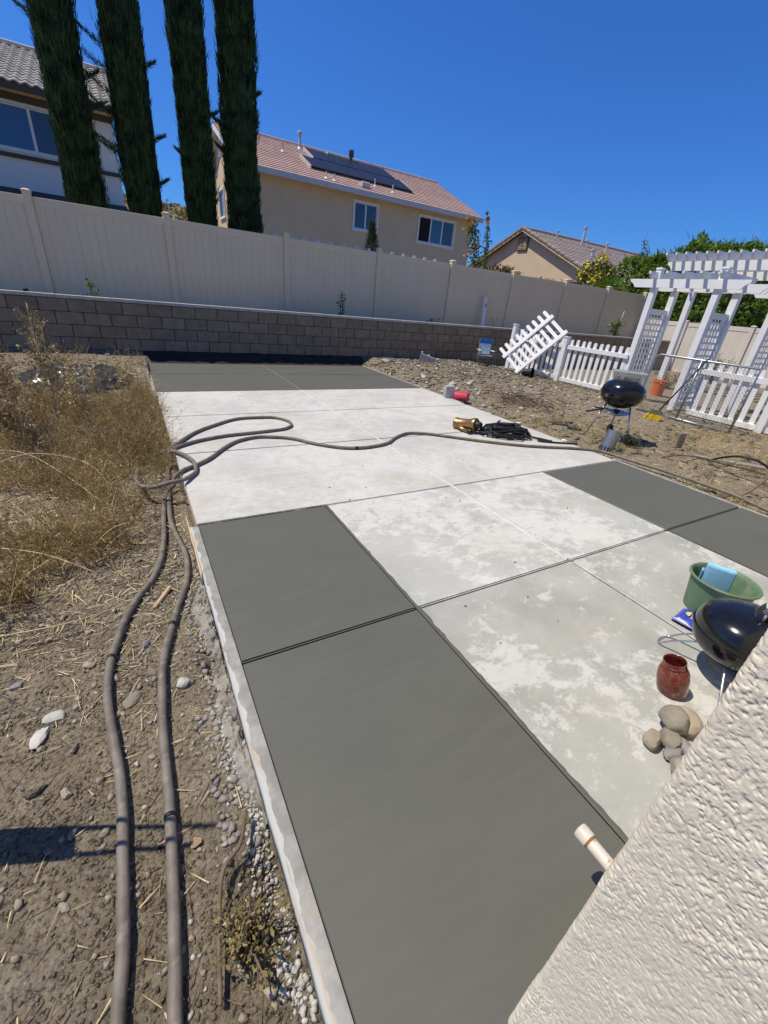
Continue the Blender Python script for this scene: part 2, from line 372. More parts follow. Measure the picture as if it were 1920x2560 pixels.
# value noise
def vn(x, y, seed=0):
    x = np.asarray(x, float); y = np.asarray(y, float)
    xi = np.floor(x).astype(np.int64); yi = np.floor(y).astype(np.int64); fx = x - xi; fy = y - yi
    fx = fx * fx * (3 - 2 * fx); fy = fy * fy * (3 - 2 * fy)
    def h(a, b):
        n = (a * 374761393 + b * 668265263 + seed * 974634777) & 0x7fffffff
        n = ((n ^ (n >> 13)) * 1274126177) & 0x7fffffff
        return ((n ^ (n >> 16)) & 0xffff) / 65535.0
    a = h(xi, yi); b = h(xi + 1, yi); c = h(xi, yi + 1); d = h(xi + 1, yi + 1)
    return (a + (b - a) * fx) * (1 - fy) + (c + (d - c) * fx) * fy
def fbm(x, y, oct=4, seed=0, gain=.5):
    s = 0; a = 1; tot = 0
    for i in range(oct):
        s = s + a * vn(np.asarray(x) * 2 ** i, np.asarray(y) * 2 ** i, seed + i); tot += a; a *= gain
    return s / tot
def ss(a, b, x):
    t = np.clip((np.asarray(x, float) - a) / (b - a), 0, 1); return t * t * (3 - 2 * t)

# ------------------------------------------------------------------ ground
XL, XC, XR = .19, 2.296, 4.695
YD, YE, YJ, YF, YG, YK = 9.19, 6.673, 5.333, 4.01, 2.612, 1.34
WY = 9.61
def ht(x, y):
    x = np.asarray(x, float); y = np.asarray(y, float)
    n = (fbm(x * 1.3, y * 1.3, 4, 3) - .5) * .07 + (fbm(x * 7, y * 7, 3, 9) - .5) * .025
    left = -.112 + ss(5.6, 9.3, y) * .22 + n * .7
    mound = ss(4.55, 5.1, x) * ss(6.2, 8.8, y) * (.20 - .16 * ss(7.0, 9.2, x))
    right = -.045 + .045 * ss(6.0, 8.5, x) + mound + n * 1.0 * ss(4.7, 5.0, x) - .07 * ss(9.3, 10.2, x)
    mid = -.10 + ss(9.2, 9.55, y) * .19 + n
    k = ss(.0, .3, x - 2.0)
    z = np.where(x < XL + .02, left, np.where(x > XR - .02, right, mid))
    z = z - .10 * np.exp(-(((x - .12) / .07) ** 2 + ((y - .60) / .08) ** 2)) - .08 * np.exp(-(((x - .12) / .05) ** 2 + ((y - 1.50) / .09) ** 2))
    inside = (x > XL - .01) & (x < XR + .01) & (y < YD + .01)
    z = np.where(inside, -.14, z)
    return z
xs = np.concatenate([[-400, -150, -60, -25, -12, -7, -5, -4], np.arange(-3.4, -.9, .06), np.arange(-.9, .2, .016), [.205], np.arange(.3, 4.6, .2), [4.68, 4.70], np.arange(4.72, 9.6, .05), np.arange(9.7, 14, .25), [15, 16.5, 18, 21, 26, 40, 80, 200, 400]])
ys = np.concatenate([[-300, -80, -25, -8, -3, -1.2, -.5], np.arange(0, 2.6, .018), np.arange(2.62, 5.0, .035), np.arange(5.02, 9.1, .06), np.arange(9.12, 9.7, .04), [9.8, 10.5, 12, 16, 24, 40, 80, 160, 300, 600]])
GX, GY = np.meshgrid(xs, ys); GZ = ht(GX, GY)
GZ = np.where((np.abs(GX) > 30) | (GY > 30) | (GY < -3), -.1, GZ)
nx, ny = len(xs), len(ys)
idx = np.arange(nx * ny).reshape(ny, nx)
F = np.stack([idx[:-1, :-1], idx[:-1, 1:], idx[1:, 1:], idx[1:, :-1]], -1).reshape(-1, 4)
K(fastmesh('ground', np.stack([GX, GY, GZ], -1).reshape(-1, 3), F, 'dirt', smooth=True), 'structure')
# planter bed behind the retaining wall
gx = np.linspace(-12, 18.2, 150); gy = np.linspace(9.82, 11.6, 14); PX, PY = np.meshgrid(gx, gy)
PZ = .80 + (fbm(PX * 2, PY * 2, 3, 5) - .5) * .12; idx = np.arange(PX.size).reshape(PX.shape)
F = np.stack([idx[:-1, :-1], idx[:-1, 1:], idx[1:, 1:], idx[1:, :-1]], -1).reshape(-1, 4)
K(fastmesh('planter_soil', np.stack([PX, PY, PZ], -1).reshape(-1, 3), F, 'planter_soil', smooth=True), 'structure')
gx = np.linspace(XL - .06, XR + .12, 120); gy = np.linspace(YD + .005, WY - .004, 14); PX, PY = np.meshgrid(gx, gy)  # soil sheet at the wall foot, coloured near-black to stand for shade
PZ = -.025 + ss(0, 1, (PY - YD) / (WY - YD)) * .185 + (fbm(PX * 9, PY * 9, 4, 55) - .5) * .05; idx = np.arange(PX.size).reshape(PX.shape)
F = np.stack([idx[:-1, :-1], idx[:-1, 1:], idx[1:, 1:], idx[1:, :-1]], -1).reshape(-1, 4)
K(fastmesh('painted_shade_soil', np.stack([PX, PY, PZ], -1).reshape(-1, 3), F, 'soil_painted_shade', smooth=True), 'structure')
# dry hillside far behind
hx = np.linspace(-160, 130, 120); hy = np.linspace(95, 230, 40); HX, HY = np.meshgrid(hx, hy)
HZ = 18.9 * ss(95, 150, HY) * (1 - .8 * ss(22, 75, HX)) * (.93 + .14 * fbm(HX * .07, HY * .07, 5, 2)) - .5
idx = np.arange(HX.size).reshape(HX.shape)
F = np.stack([idx[:-1, :-1], idx[:-1, 1:], idx[1:, 1:], idx[1:, :-1]], -1).reshape(-1, 4)
K(fastmesh('hillside', np.stack([HX, HY, HZ], -1).reshape(-1, 3), F, 'hillside', smooth=True), 'structure')
N = 900; bx = rng.uniform(-30, 60, N); by = rng.uniform(105, 150, N)
hz = 18.9 * ss(95, 150, by) * (1 - .8 * ss(22, 75, bx)) - .3
# scrub on the hill: low tufts made of a few leaf faces
def leaves(C, size, upbias=0.0, seed=1, asp=.55):
    """leaf faces: centres C (n,3), size scalar or (n,) -> V,F diamonds folded at the midrib"""
    r = np.random.default_rng(seed); n = len(C)
    d = r.normal(size=(n, 3)); d[:, 2] += upbias; d /= np.linalg.norm(d, axis=1)[:, None]
    s = np.cross(d, r.normal(size=(n, 3))); s /= np.linalg.norm(s, axis=1)[:, None]
    nn = np.cross(d, s); L = (np.broadcast_to(size, (n,)) * r.uniform(.6, 1.3, n))[:, None]
    a = C - d * L * .5; b = C + s * L * asp * .5 + nn * L * .08; c = C + d * L * .5; e = C - s * L * asp * .5 + nn * L * .08
    V = np.stack([a, b, c, e], 1).reshape(-1, 3); F = np.arange(4 * n).reshape(n, 4); return V, F
def blades(root, d, L, wd, droop=.3, seg=2, seed=1):
    """thin tapering blades: root (n,3), direction d (n,3), length L (n,), width wd"""
    r = np.random.default_rng(seed); n = len(root); d = d / np.linalg.norm(d, axis=1)[:, None]
    s = np.cross(d, r.normal(size=(n, 3))); s /= np.linalg.norm(s, axis=1)[:, None]
    L = np.broadcast_to(L, (n,))[:, None]; wd = np.broadcast_to(wd, (n,))[:, None]
    h = d.copy(); h[:, 2] = 0; rows = []
    for i in range(seg + 1):
        t = i / seg; p = root + d * L * t + np.array([0, 0, -1.0]) * L * droop * t * t + h * L * droop * .5 * t * t
        ww = wd * (1 - .75 * t) * .5; rows += [p - s * ww, p + s * ww]
    V = np.stack(rows, 1).reshape(-1, 3); k = 2 * (seg + 1); F = []
    for i in range(seg):
        F.append(np.stack([np.arange(n) * k + 2 * i, np.arange(n) * k + 2 * i + 1, np.arange(n) * k + 2 * i + 3, np.arange(n) * k + 2 * i + 2], 1))
    return V, np.concatenate(F)
def cat2(*vf):
    V = []; F = []; o = 0
    for v, f in vf: V.append(v); F.append(f + o); o += len(v)
    return np.concatenate(V), np.concatenate(F)
C = np.repeat(np.stack([bx, by, hz + .6], 1), 8, 0) + rng.normal(size=(N * 8, 3)) * (.7, .7, .4)
V, F = leaves(C, 1.1, 0, 3, .9)
K(fastmesh('hill_scrub', V, F, 'dry_weed_green'), 'stuff', 'low scrub dotted over the dry brown hillside', 'scrub')

# ------------------------------------------------------------------ patio slab, panel by panel
patio = bpy.data.objects.new('patio', None); COL.objects.link(patio); patio['kind'] = 'structure'
def panel(x0, x1, y0, y1, m, g=.004, dz=0.0, lab=None):
    b = MB().box(x0 + g, x1 - g, y0 + g, y1 - g, -.10, dz)
    o = b.build('slab_panel', m, patio, bevel=.007, autos=True)
    if lab: o['label'] = lab
    return o
xd, xr = 1.088, 3.455
for (x0, x1) in ((XL, XC), (XC, XR)):
    panel(x0, x1, 8.08, YD, 'concrete_fresh', .003, 0, 'fresh dark grey concrete'); panel(x0, x1, YE, 8.08, 'concrete_fresh', .003, 0, 'fresh dark grey concrete')
    panel(x0, x1, YJ, YE, 'concrete_pale', .003); panel(x0, x1, YF, YJ, 'concrete_pale', .003); panel(x0, x1, YG, YF, 'concrete_pale', .004)
panel(XL, xd, YK, YG, 'concrete_fresh', .0045, 0, 'fresh dark grey concrete'); panel(xd, XC, YK, YG, 'concrete_mid', .005)
panel(XC, xr, YK, YG, 'concrete_mid', .005); panel(xr, XR, YK, YG, 'concrete_fresh', .0045, 0, 'fresh dark grey concrete')
panel(XL, xd, -2.2, YK, 'concrete_fresh', .0045, 0, 'fresh dark grey concrete'); panel(xd, XC, -.6, YK, 'concrete_worn', .005)
panel(XC, xr, -.6, YK, 'concrete_worn', .005); panel(xr, XR, -.6, YK, 'concrete_fresh', .0045, 0, 'fresh dark grey concrete')
MB().box(XL + .03, XR - .03, -2.1, YD - .03, -.13, -.016).build('joint_bed', 'soil_dark', patio)
# pale control joint strip down the middle
n = 70; yv = np.linspace(1.36, YE - .01, n); hw = .0068 + .002 * (fbm(yv * 6, yv * 0, 3, 4) - .5)
V = np.stack([np.stack([XC - hw, yv, 0 * yv + .003], 1), np.stack([XC + hw, yv, 0 * yv + .003], 1)], 1).reshape(-1, 3)
V = np.concatenate([V, V - [0, 0, .02]]); q = np.arange(n - 1) * 2
F = np.concatenate([np.stack([q, q + 1, q + 3, q + 2], 1), np.stack([q, q + 2, q + 2 + 2 * n, q + 2 * n], 1), np.stack([q + 1, q + 1 + 2 * n, q + 3 + 2 * n, q + 3], 1)])
fastmesh('joint_strip', V, F, 'strip_white', patio)
yv = np.linspace(YE + .01, 9.12, 30); hw = .006 + .002 * (fbm(yv * 9, yv * 0, 3, 4) - .5)
V = np.stack([np.stack([XC - hw, yv, 0 * yv + .002], 1), np.stack([XC + hw, yv, 0 * yv + .002], 1)], 1).reshape(-1, 3); q = np.arange(29) * 2
fastmesh('joint_strip', V, np.stack([q, q + 1, q + 3, q + 2], 1), 'form_splash', patio)
yv = np.linspace(.14, 1.31, 30); hw = .007 + .003 * (fbm(yv * 9, yv * 0, 3, 4) - .5)
V = np.stack([np.stack([XC - hw, yv, 0 * yv + .002], 1), np.stack([XC + hw, yv, 0 * yv + .002], 1)], 1).reshape(-1, 3); q = np.arange(29) * 2
fastmesh('joint_strip', V, np.stack([q, q + 1, q + 3, q + 2], 1), 'concrete_mid', patio)
# ragged lip of fresh concrete along old edges
def lip(p, q, wd, side, m, seed, z=.0035):
    p = np.array(p); q = np.array(q); L = np.linalg.norm(q - p); n = int(L / .012); t = np.linspace(0, 1, n)
    c = p + (q - p) * t[:, None]; nr = np.array([-(q - p)[1], (q - p)[0]]) / L * side
    w2 = wd * (.35 + 1.1 * fbm(t * L * 14, t * 0, 4, seed, .65))
    a = c - nr * .008; b = c + nr * w2[:, None]; k = np.arange(n - 1) * 3
    mid = c + nr * (w2 * .5)[:, None]
    V = np.stack([np.c_[a, np.full(n, z)], np.c_[mid, np.full(n, z + .003)], np.c_[b, np.full(n, .0006)]], 1).reshape(-1, 3)
    F = np.concatenate([np.stack([k, k + 1, k + 4, k + 3], 1), np.stack([k + 1, k + 2, k + 5, k + 4], 1)])
    return fastmesh('concrete_lip', V, F, m, patio, True)
lip((xd, .125), (xd, YK), .017, -1, 'concrete_fresh', 1); lip((xd, YK), (xd, YG), .014, -1, 'concrete_fresh', 2)
lip((xr, YK), (xr, YG), .010, 1, 'concrete_fresh', 3); lip((XL, YG), (xd, YG), .012, 1, 'concrete_fresh', 4)
# form boards
def board(x0, x1, y0, y1, z0, z1, m, label, seed):
    """length along Y, wavy splashed edges"""
    n = max(8, int((y1 - y0) / .025)); y = np.linspace(y0, y1, n); dx = (fbm(y * 5, y * 0, 4, seed) - .5) * .009; dz = (fbm(y * 7, y * 0 + 3, 3, seed) - .5) * .006
    rows = np.stack([np.c_[x0 + dx, y, z0 + 0 * y], np.c_[x1 + 0 * y, y, z0 + 0 * y], np.c_[x1 + 0 * y, y, z1 + dz * .4], np.c_[x0 + dx, y, z1 + dz]], 1)
    V = rows.reshape(-1, 3); k = np.arange(n - 1) * 4
    F = np.concatenate([np.stack([k + i, k + (i + 1) % 4, k + 4 + (i + 1) % 4, k + 4 + i], 1) for i in range(4)] + [np.array([[0, 3, 2, 1], [4 * n - 4, 4 * n - 3, 4 * n - 2, 4 * n - 1]])])
    o = fastmesh('form_board', V, F, m); return T(o, label, 'board')
board(.146, .1865, -1.4, YG - .02, -.094, .001, 'wood_form', 'long cement-splashed form board along the near left edge of the patio', 1)
board(.1385, .1445, 2.05, 2.76, -.088, -.002, 'wood_new', 'short raw timber piece beside the far end of the long left form board', 2)
board(.150, .1865, 6.35, YD + .02, -.09, .004, 'form_splash', 'splashed form board along the back left corner of the patio', 3)
board(XR + .003, XR + .030, 5.5, YD + .02, -.08, .004, 'form_splash', 'pale form board along the back right edge of the patio', 4)
board(XR + .003, XR + .028, -.6, 2.66, -.08, .003, 'form_splash', 'pale form board along the right edge beside the dark corner panels', 5)
lip((.188, -1.4), (.188, YG - .03), .036, 1, 'form_splash', 8, .0025); lip((.188, 6.4), (.188, YD), .034, 1, 'form_splash', 9, .004)
s = MB().box(-.018, .018, -.018, .018, -.1, .14).build('wood_stake', 'wood_new', bevel=.002); s.location = (4.755, 7.98, 0)
T(s, 'short pale wooden stake beside the back right form board', 'stake')

# ------------------------------------------------------------------ retaining wall, block by block
wall = E('retaining_wall', (0, WY, 0), 'low grey concrete block retaining wall with thin cap in front of tall fence', 'wall')
blk = MB().box(-.1972, .1972, 0, .19, 0, .1940).mesh('block', False, .004); blk.materials.append(MATS['mortar_block'])
x0 = -.868; ZT = .970
k0, k1 = -10, 47
for r in range(5):
    off = 0 if r % 2 == 0 else .2032
    for k in range(k0, k1):
        xc = x0 + .4064 * k + .2032 + off
        o = share('block', blk, wall, (xc, random.uniform(-.0012, .0012), ZT - .2032 * (r + 1) + .0045))
        if r == 4 and (xc > .5 and False): pass
MB().box(x0 + .4064 * k0, x0 + .4064 * k1, .012, .184, -.1, ZT - .003).build('mortar_core', 'mortar', wall)
cp = MB().box(-.2012, .2012, -.016, .206, 0, .052).mesh('cap_block', False, .005); cp.materials.append(MATS['cap_block'])
for k in range(k0, k1):
    share('cap_block', cp, wall, (x0 + .4064 * k + .06, random.uniform(-.002, .002), ZT + .004 + random.uniform(-.001, .0015)))

# ------------------------------------------------------------------ vinyl fences
def vinyl_fence(root, posts, z0, z1, axis, m, face, cap_h=.09, bw=.152, sgn=1):
    """posts: positions of post centres along the axis; face: coordinate of the post front"""
    def bx_(name, a0, a1, d0, d1, za, zb, bev=.003):
        if axis == 'x': b = MB().box(a0, a1, face + sgn * d0 if sgn > 0 else face - d1, face + sgn * d1 if sgn > 0 else face - d0, za, zb)
        else: b = MB().box(face + d0, face + d1, a0, a1, za, zb)
        return b.build(name, m, root, bevel=bev)
    hw = .0635
    for p in posts:
        bx_('post', p - hw, p + hw, 0, .127, z0 - .3, z1 + cap_h - .03)
        c = MB()
        fn = (lambda a, d, z: (a, face + d, z)) if axis == 'x' else (lambda a, d, z: (face + d, a, z))
        c.add([fn(p + sx * .074, .0635 + sy * .074, z1 + cap_h - .029 + k) for k in (0, .026) for sx, sy in ((-1, -1), (1, -1), (1, 1), (-1, 1))] + [fn(p + sx * .03, .0635 + sy * .03, z1 + cap_h + .017) for sx, sy in ((-1, -1), (1, -1), (1, 1), (-1, 1))],
              [(3, 2, 1, 0), (0, 1, 5, 4), (1, 2, 6, 5), (2, 3, 7, 6), (3, 0, 4, 7), (4, 5, 9, 8), (5, 6, 10, 9), (6, 7, 11, 10), (7, 4, 8, 11), (8, 9, 10, 11)])
        c.build('post_cap', m, root)
    for p, q in zip(posts[:-1], posts[1:]):
        a0, a1 = p + hw + .001, q - hw - .001
        bx_('top_rail', a0, a1, .042, .086, z1 - .14, z1); bx_('bottom_rail', a0, a1, .042, .086, z0, z0 + .14)
        n = round((a1 - a0) / bw); wv = (a1 - a0) / n
        for i in range(n):
            bx_('board', a0 + i * wv + .0009, a0 + (i + 1) * wv - .0009, .0535, .0745, z0 + .139, z1 - .139, .0015)
vf = E('vinyl_fence', (0, 0, 0), 'tall tan vinyl privacy fence running behind the block retaining wall', 'fence')
PX_ = [-6.30, -3.79, -1.306, .951, 3.471, 5.973, 8.411, 10.883, 13.40, 15.774, 18.17]
vinyl_fence(vf, [p + .0635 for p in PX_], .70, 2.535, 'x', 'vinyl_tan', 11.25)
sf = E('vinyl_fence', (0, 0, 0), 'sunlit cream vinyl fence at right, behind the white arbor and under the hedge', 'fence')
vinyl_fence(sf, [.65, 2.85, 5.05, 7.25, 9.42, 11.1], -.13, 1.70, 'y', 'vinyl_tan_side', 18.24, .05)
# neighbour's white picket fence: only its tops show above the vinyl
nf = E('picket_fence', (0, 11.75, 0), 'white picket tops showing just above the tan vinyl fence below the middle house', 'fence')
pk = MB().box(-.045, .045, -.012, .012, -1.5, 0).mesh('picket', False, .002); pk.materials.append(MATS['vinyl_white'])
for k in range(14): share('picket', pk, nf, (3.40 + k * .365, 0, 2.638))
MB().box(3.2, 8.4, .013, .05, 2.30, 2.39).build('rail', 'vinyl_white', nf); MB().box(3.2, 8.4, .013, .05, 1.3, 1.39).build('rail', 'vinyl_white', nf)

# ------------------------------------------------------------------ houses
def window(root, origin, u, nrm, wd, h, cols, trim=.09, panes='glass', sill=True, special=None):
    """u: unit vector along the wall, nrm: outward normal; origin: lower-left corner (world, on the wall face)"""
    u = np.array(u, float); nrm = np.array(nrm, float); z = np.array((0, 0, 1.0)); O = np.array(origin, float)
    def bxx(name, a0, a1, z0, z1, d0, d1, m, par):
        b = MB(); c = O + u * (a0 + a1) / 2 + z * (z0 + z1) / 2 + nrm * (d0 + d1) / 2
        b.obox(c, (u, nrm, z), ((a1 - a0) / 2, abs(d1 - d0) / 2, (z1 - z0) / 2)); return b.build(name, m, par, bevel=.004)
    wn_ = bpy.data.objects.new('window', None); COL.objects.link(wn_); wn_.parent = root
    b = MB()
    for (a0, a1, z0, z1) in ((-trim, wd + trim, h, h + trim), (-trim, wd + trim, -trim, 0), (-trim, 0, 0, h), (wd, wd + trim, 0, h)):
        c = O + u * (a0 + a1) / 2 + z * (z0 + z1) / 2 + nrm * .02; b.obox(c, (u, nrm, z), ((a1 - a0) / 2, .035, (z1 - z0) / 2))
    b.build('window_frame', 'trim_white', wn_)
    if sill: bxx('sill', -trim - .04, wd + trim + .04, -trim - .03, -trim + .02, -.01, .085, 'trim_white', wn_)
    cw = wd / cols; bxx('interior', .001, wd - .001, .001, h - .001, -.16, -.15, 'interior_dark', wn_)
    for i in range(cols):
        mm = special[i] if special else panes
        b2 = MB(); c = O + u * (i + .5) * cw + z * h / 2
        for (ca, cz, ha, hz) in ((0, h / 2 - .02, cw / 2, .02), (0, -h / 2 + .02, cw / 2, .02), (-cw / 2 + .02, 0, .02, h / 2 - .04), (cw / 2 - .02, 0, .02, h / 2 - .04)):
            b2.obox(c + u * ca + z * cz - nrm * .028, (u, nrm, z), (ha - .0005, .014, hz))
        b2.build('sash', 'trim_white', wn_)
        bxx('pane', i * cw + .04, (i + 1) * cw - .04, .04, h - .04, -.034, -.029, mm, wn_)
        if special and mm == 'glass_blue':
            bxx('curtain', i * cw + cw * .55, (i + 1) * cw - .04, .045, h - .045, -.10, -.09, 'curtain', wn_)
    return wn_
def wall_with_holes(name, m, parent, u0, u1, z0, z1, holes, fn, th=.2):
    """front wall split into slabs round rectangular openings; fn(u,z,d)->world"""
    xs_ = sorted({u0, u1, *[h[0] for h in holes], *[h[1] for h in holes]}); b = MB()
    for a, c in zip(xs_[:-1], xs_[1:]):
        hs = sorted([(h[2], h[3]) for h in holes if h[0] <= a + 1e-6 and h[1] >= c - 1e-6]); zz = z0
        for (p, q) in hs + [(z1, z1)]:
            if p > zz: b.add([fn(a, zz, 0), fn(c, zz, 0), fn(c, p, 0), fn(a, p, 0), fn(a, zz, th), fn(c, zz, th), fn(c, p, th), fn(a, p, th)], [(0, 1, 2, 3), (7, 6, 5, 4), (0, 4, 5, 1), (3, 2, 6, 7), (0, 3, 7, 4), (1, 5, 6, 2)])
            zz = q
    return b.build(name, m, parent)
def roof_courses(root, x0, x1, ye, ze, yr, slope, n, m, lift=.022, dirn=1, name='tile_course', wob=.006, tile=.33):
    """overlapping rows of flat tiles along X from eave to ridge; dirn=-1 mirrors to the far slope"""
    L = (yr - ye) * dirn
    for i in range(n):
        ya = ye + dirn * L * i / n; yb = ye + dirn * (L * (i + 1) / n + .05); za = ze + slope * L * i / n; zb = ze + slope * (L * (i + 1) / n + .05)
        b = MB(); nt = int((x1 - x0) / tile); off = (i % 2) * tile / 2
        xsx = sorted({x0, x1, *[x0 + off + k * tile for k in range(nt + 1) if x0 < x0 + off + k * tile < x1]})
        for xa, xb in zip(xsx[:-1], xsx[1:]):
            j = random.uniform(-wob, wob) * .4; g = .0008
            b.add([(xa + g, ya, za + lift + .03 + j), (xb - g, ya, za + lift + .03 + j), (xb - g, yb, zb + .012), (xa + g, yb, zb + .012), (xa + g, ya, za + .006), (xb - g, ya, za + .006)],
                  [(0, 1, 2, 3), (4, 5, 1, 0)])
        b.build(name, m, root)
# ---- middle house
h2 = E('tan_house', (0, 0, 0), 'two-storey tan stucco house with reddish tile roof and dark solar panels', 'house')
hy0, hxl, hxr, ridgeY = 24.0, 5.65, 19.05, 29.0; ez, sl_ = 6.12, .448
wins = [(11.18, 12.50, 4.72, 5.86), (15.24, 17.70, 4.66, 5.86)]
wall_with_holes('wall', 'stucco_tan', h2, hxl, hxr, 0, 6.18, wins, lambda u, z, d: (u, hy0 + d, z))
b = MB(); yb = 34.0; za = 6.35; zr = 6.35 + sl_ * 5.0 - .05
gw = (29.0, 30.3, 4.88, 6.08)
for (x, s) in ((hxl, 1), (hxr - .2, 0)):
    if s:
        for a, c, zlo in ((hy0 + .2, gw[0], 0), (gw[1], yb, 0), (gw[0], gw[1], gw[3])):
            ztop = lambda y: (za + sl_ * (y - hy0) if y < 29 else za + sl_ * (yb - y)) - .08
            ym = sorted({a, c} | ({29.0} if a < 29 < c else set()))
            for p, q in zip(ym[:-1], ym[1:]):
                b.prism([(p, zlo), (q, zlo), (q, ztop(q)), (p, ztop(p))], lambda y, z, t: (x + t, y, z), 0, .2)
        b.prism([(gw[0], 0), (gw[1], 0), (gw[1], gw[2]), (gw[0], gw[2])], lambda y, z, t: (x + t, y, z), 0, .2)
    else:
        b.prism([(hy0 + .2, 0), (yb, 0), (yb, za - .1), (29, zr - .05), (hy0 + .2, za)], lambda y, z, t: (x + t, y, z), 0, .2)
    b.build('gable_wall', 'stucco_tan', h2); b = MB()
window(h2, (wins[0][0], hy0, wins[0][2]), (1, 0, 0), (0, -1, 0), 1.32, 1.14, 2)
window(h2, (wins[1][0], hy0, wins[1][2]), (1, 0, 0), (0, -1, 0), 2.46, 1.20, 3, special=['interior_dark', 'glass_blue', 'glass'])
window(h2, (hxl, gw[1], gw[2]), (0, -1, 0), (-1, 0, 0), 1.3, 1.2, 2, panes='glass_blue')
b = MB().box(hxl - .05, hxl - .004, 29.05, 29.8, 7.5, 8.25); b.build('gable_vent', 'trim_white', h2, bevel=.01)
for k in range(6): MB().bar((hxl - .055, 29.11, 7.58 + k * .115), (hxl - .055, 29.74, 7.58 + k * .115), .05, .02, (1, 0, .6)).build('vent_slat', 'fascia_grey', h2)
ye, ze = 23.55, 6.27
MB().prism([(ye, ze - .06), (29.0, ze + sl_ * (29 - ye) - .06), (29.0, ze + sl_ * (29 - ye) - .0), (ye, ze - .0)], lambda y, z, t: (t, y, z), 5.33, 19.40).build('roof_deck', 'trim_white', h2)
MB().prism([(34.45, ze - .06), (29.005, ze + sl_ * (29 - ye) - .06), (29.005, ze + sl_ * (29 - ye) - .0), (34.45, ze - .0)], lambda y, z, t: (t, y, z), 5.33, 19.40).build('roof_deck', 'trim_white', h2)
roof_courses(h2, 5.30, 19.43, ye - .05, ze, 29.0, sl_, 19, 'tile_red')
roof_courses(h2, 5.30, 19.43, 34.5, ze, 29.0, sl_, 10, 'tile_red', dirn=-1)
MB().box(5.32, 19.41, ye - .09, ye - .055, ze - .19, ze + .035).build('fascia', 'fascia_grey', h2)
MB().box(hxl - .3, hxr + .34, ye - .052, hy0 - .001, ze - .16, ze - .13).build('soffit', 'stucco_tan', h2)
for xx_ in (5.31, 19.39):
    b = MB()
    for (ya, zb_, yb_, zc) in ((ye - .05, ze - .02, 29.0, ze + sl_ * 5.45), (34.45, ze - .02, 29.0, ze + sl_ * 5.45)):
        b.bar((xx_, ya, zb_ - .1), (xx_, yb_, zc - .1), .04, .2)
    b.build('rake_board', 'trim_white', h2)
rz = ze + sl_ * (29 - ye)
for k in range(34):
    b = MB(); xa = 5.32 + k * .415; b.prism([(-.13, -.04), (-.09, .06), (0, .10), (.09, .06), (.13, -.04)], lambda y, z, t: (t, 29 + y, rz + z + .045), xa, xa + .425).build('ridge_tile', 'tile_red', h2)
def on_roof(x, y): return (x, y, ze + sl_ * (y - ye))
def solar(x0, x1, y0, y1, n):
    wv = (x1 - x0) / n; nr = np.array((0, -sl_, 1.0)); nr /= np.linalg.norm(nr)
    for i in range(n):
        a = np.array(on_roof(x0 + (i + .5) * wv, (y0 + y1) / 2)) + nr * .15; d = np.array((0, 1, sl_)); d /= np.linalg.norm(d)
        b = MB(); b.obox(a, ((1, 0, 0), d, nr), (wv / 2 - .012, (y1 - y0) / 2 * math.hypot(1, sl_) - .012, .02)); b.build('solar_panel', 'solar', h2, bevel=.004)
solar(9.2, 15.2, 25.05, 26.62, 6); solar(9.95, 14.95, 26.70, 28.35, 5)
for (xa, y0, y1) in ((9.14, 25.0, 26.65), (9.89, 26.68, 28.4), (15.24, 25.0, 26.6)): MB().bar(np.array(on_roof(xa, y0)) + (0, 0, .13), np.array(on_roof(xa, y1)) + (0, 0, .13), .05, .15).build('panel_rail', 'metal_pale', h2)
for (x, y, h, r) in ((9.75, 28.45, .62, .075), (8.33, 26.96, .38, .04), (9.62, 24.1, .32, .035), (10.01, 24.0, .32, .035), (12.66, 24.75, .38, .035), (13.59, 24.4, .38, .04)):
    p = np.array(on_roof(x, y)); b = MB(); b.tube([p - (0, 0, .1), p + (0, 0, h)], r, 10)
    if r > .07: b.lathe([(.12, 0), (.13, .05), (.13, .13), (.04, .18)], 12, Matrix.Translation(p + np.array((0, 0, h))))
    b.lathe([(.16, 0), (r + .01, .1)], 12, Matrix.Translation(p)); b.build('vent_pipe', 'metal_pale', h2, autos=True)
p = np.array(on_roof(12.81, 28.3)); b = MB(); b.tube([p, p + (0, 0, .35)], .08, 12); b.lathe([(.13, .3), (.15, .34), (.15, .60), (.09, .65), (.0, .67)], 14, Matrix.Translation(p)); b.build('flue_cap', 'metal_dark', h2, autos=True)
for (x, y) in ((11.51, 28.35), (11.76, 24.15)):
    p = np.array(on_roof(x, y)); MB().prism([(-.2, 0), (.25, .09), (.25, .25), (-.15, .25), (-.2, .18)], lambda a, z, t: (p[0] + t, p[1] + a, p[2] + z), -.22, .22).build('roof_vent', 'metal_pale', h2, bevel=.01)

# ---- left house
h1 = E('white_house', (0, 0, 0), 'white stucco house with grey barrel tile roof and wide window behind the left cypresses', 'house')
wl = (-2.95, -.55, 4.73, 5.86)
wall_with_holes('wall', 'stucco_white', h1, -12, .55, 0, 6.13, [wl], lambda u, z, d: (u, 21.0 + d, z))
MB().prism([(21.2, 0), (31, 0), (31, 6.1), (26.1, 8.25), (21.2, 6.1)], lambda y, z, t: (t, y, z), .35, .55).build('gable_wall', 'stucco_white', h1)
window(h1, (wl[0], 21.0, wl[2]), (1, 0, 0), (0, -1, 0), 2.4, 1.13, 2, trim=.06, special=['glass_blue', 'glass'], sill=False)
MB().box(-12, .54, 20.93, 20.998, 4.49, 4.60).build('sill_band', 'trim_brown', h1)
MB().box(-12, .56, 20.90, 20.998, 5.955, 6.11).build('frieze_board', 'trim_brown', h1)
e1y, e1z, s1 = 20.38, 6.24, .42
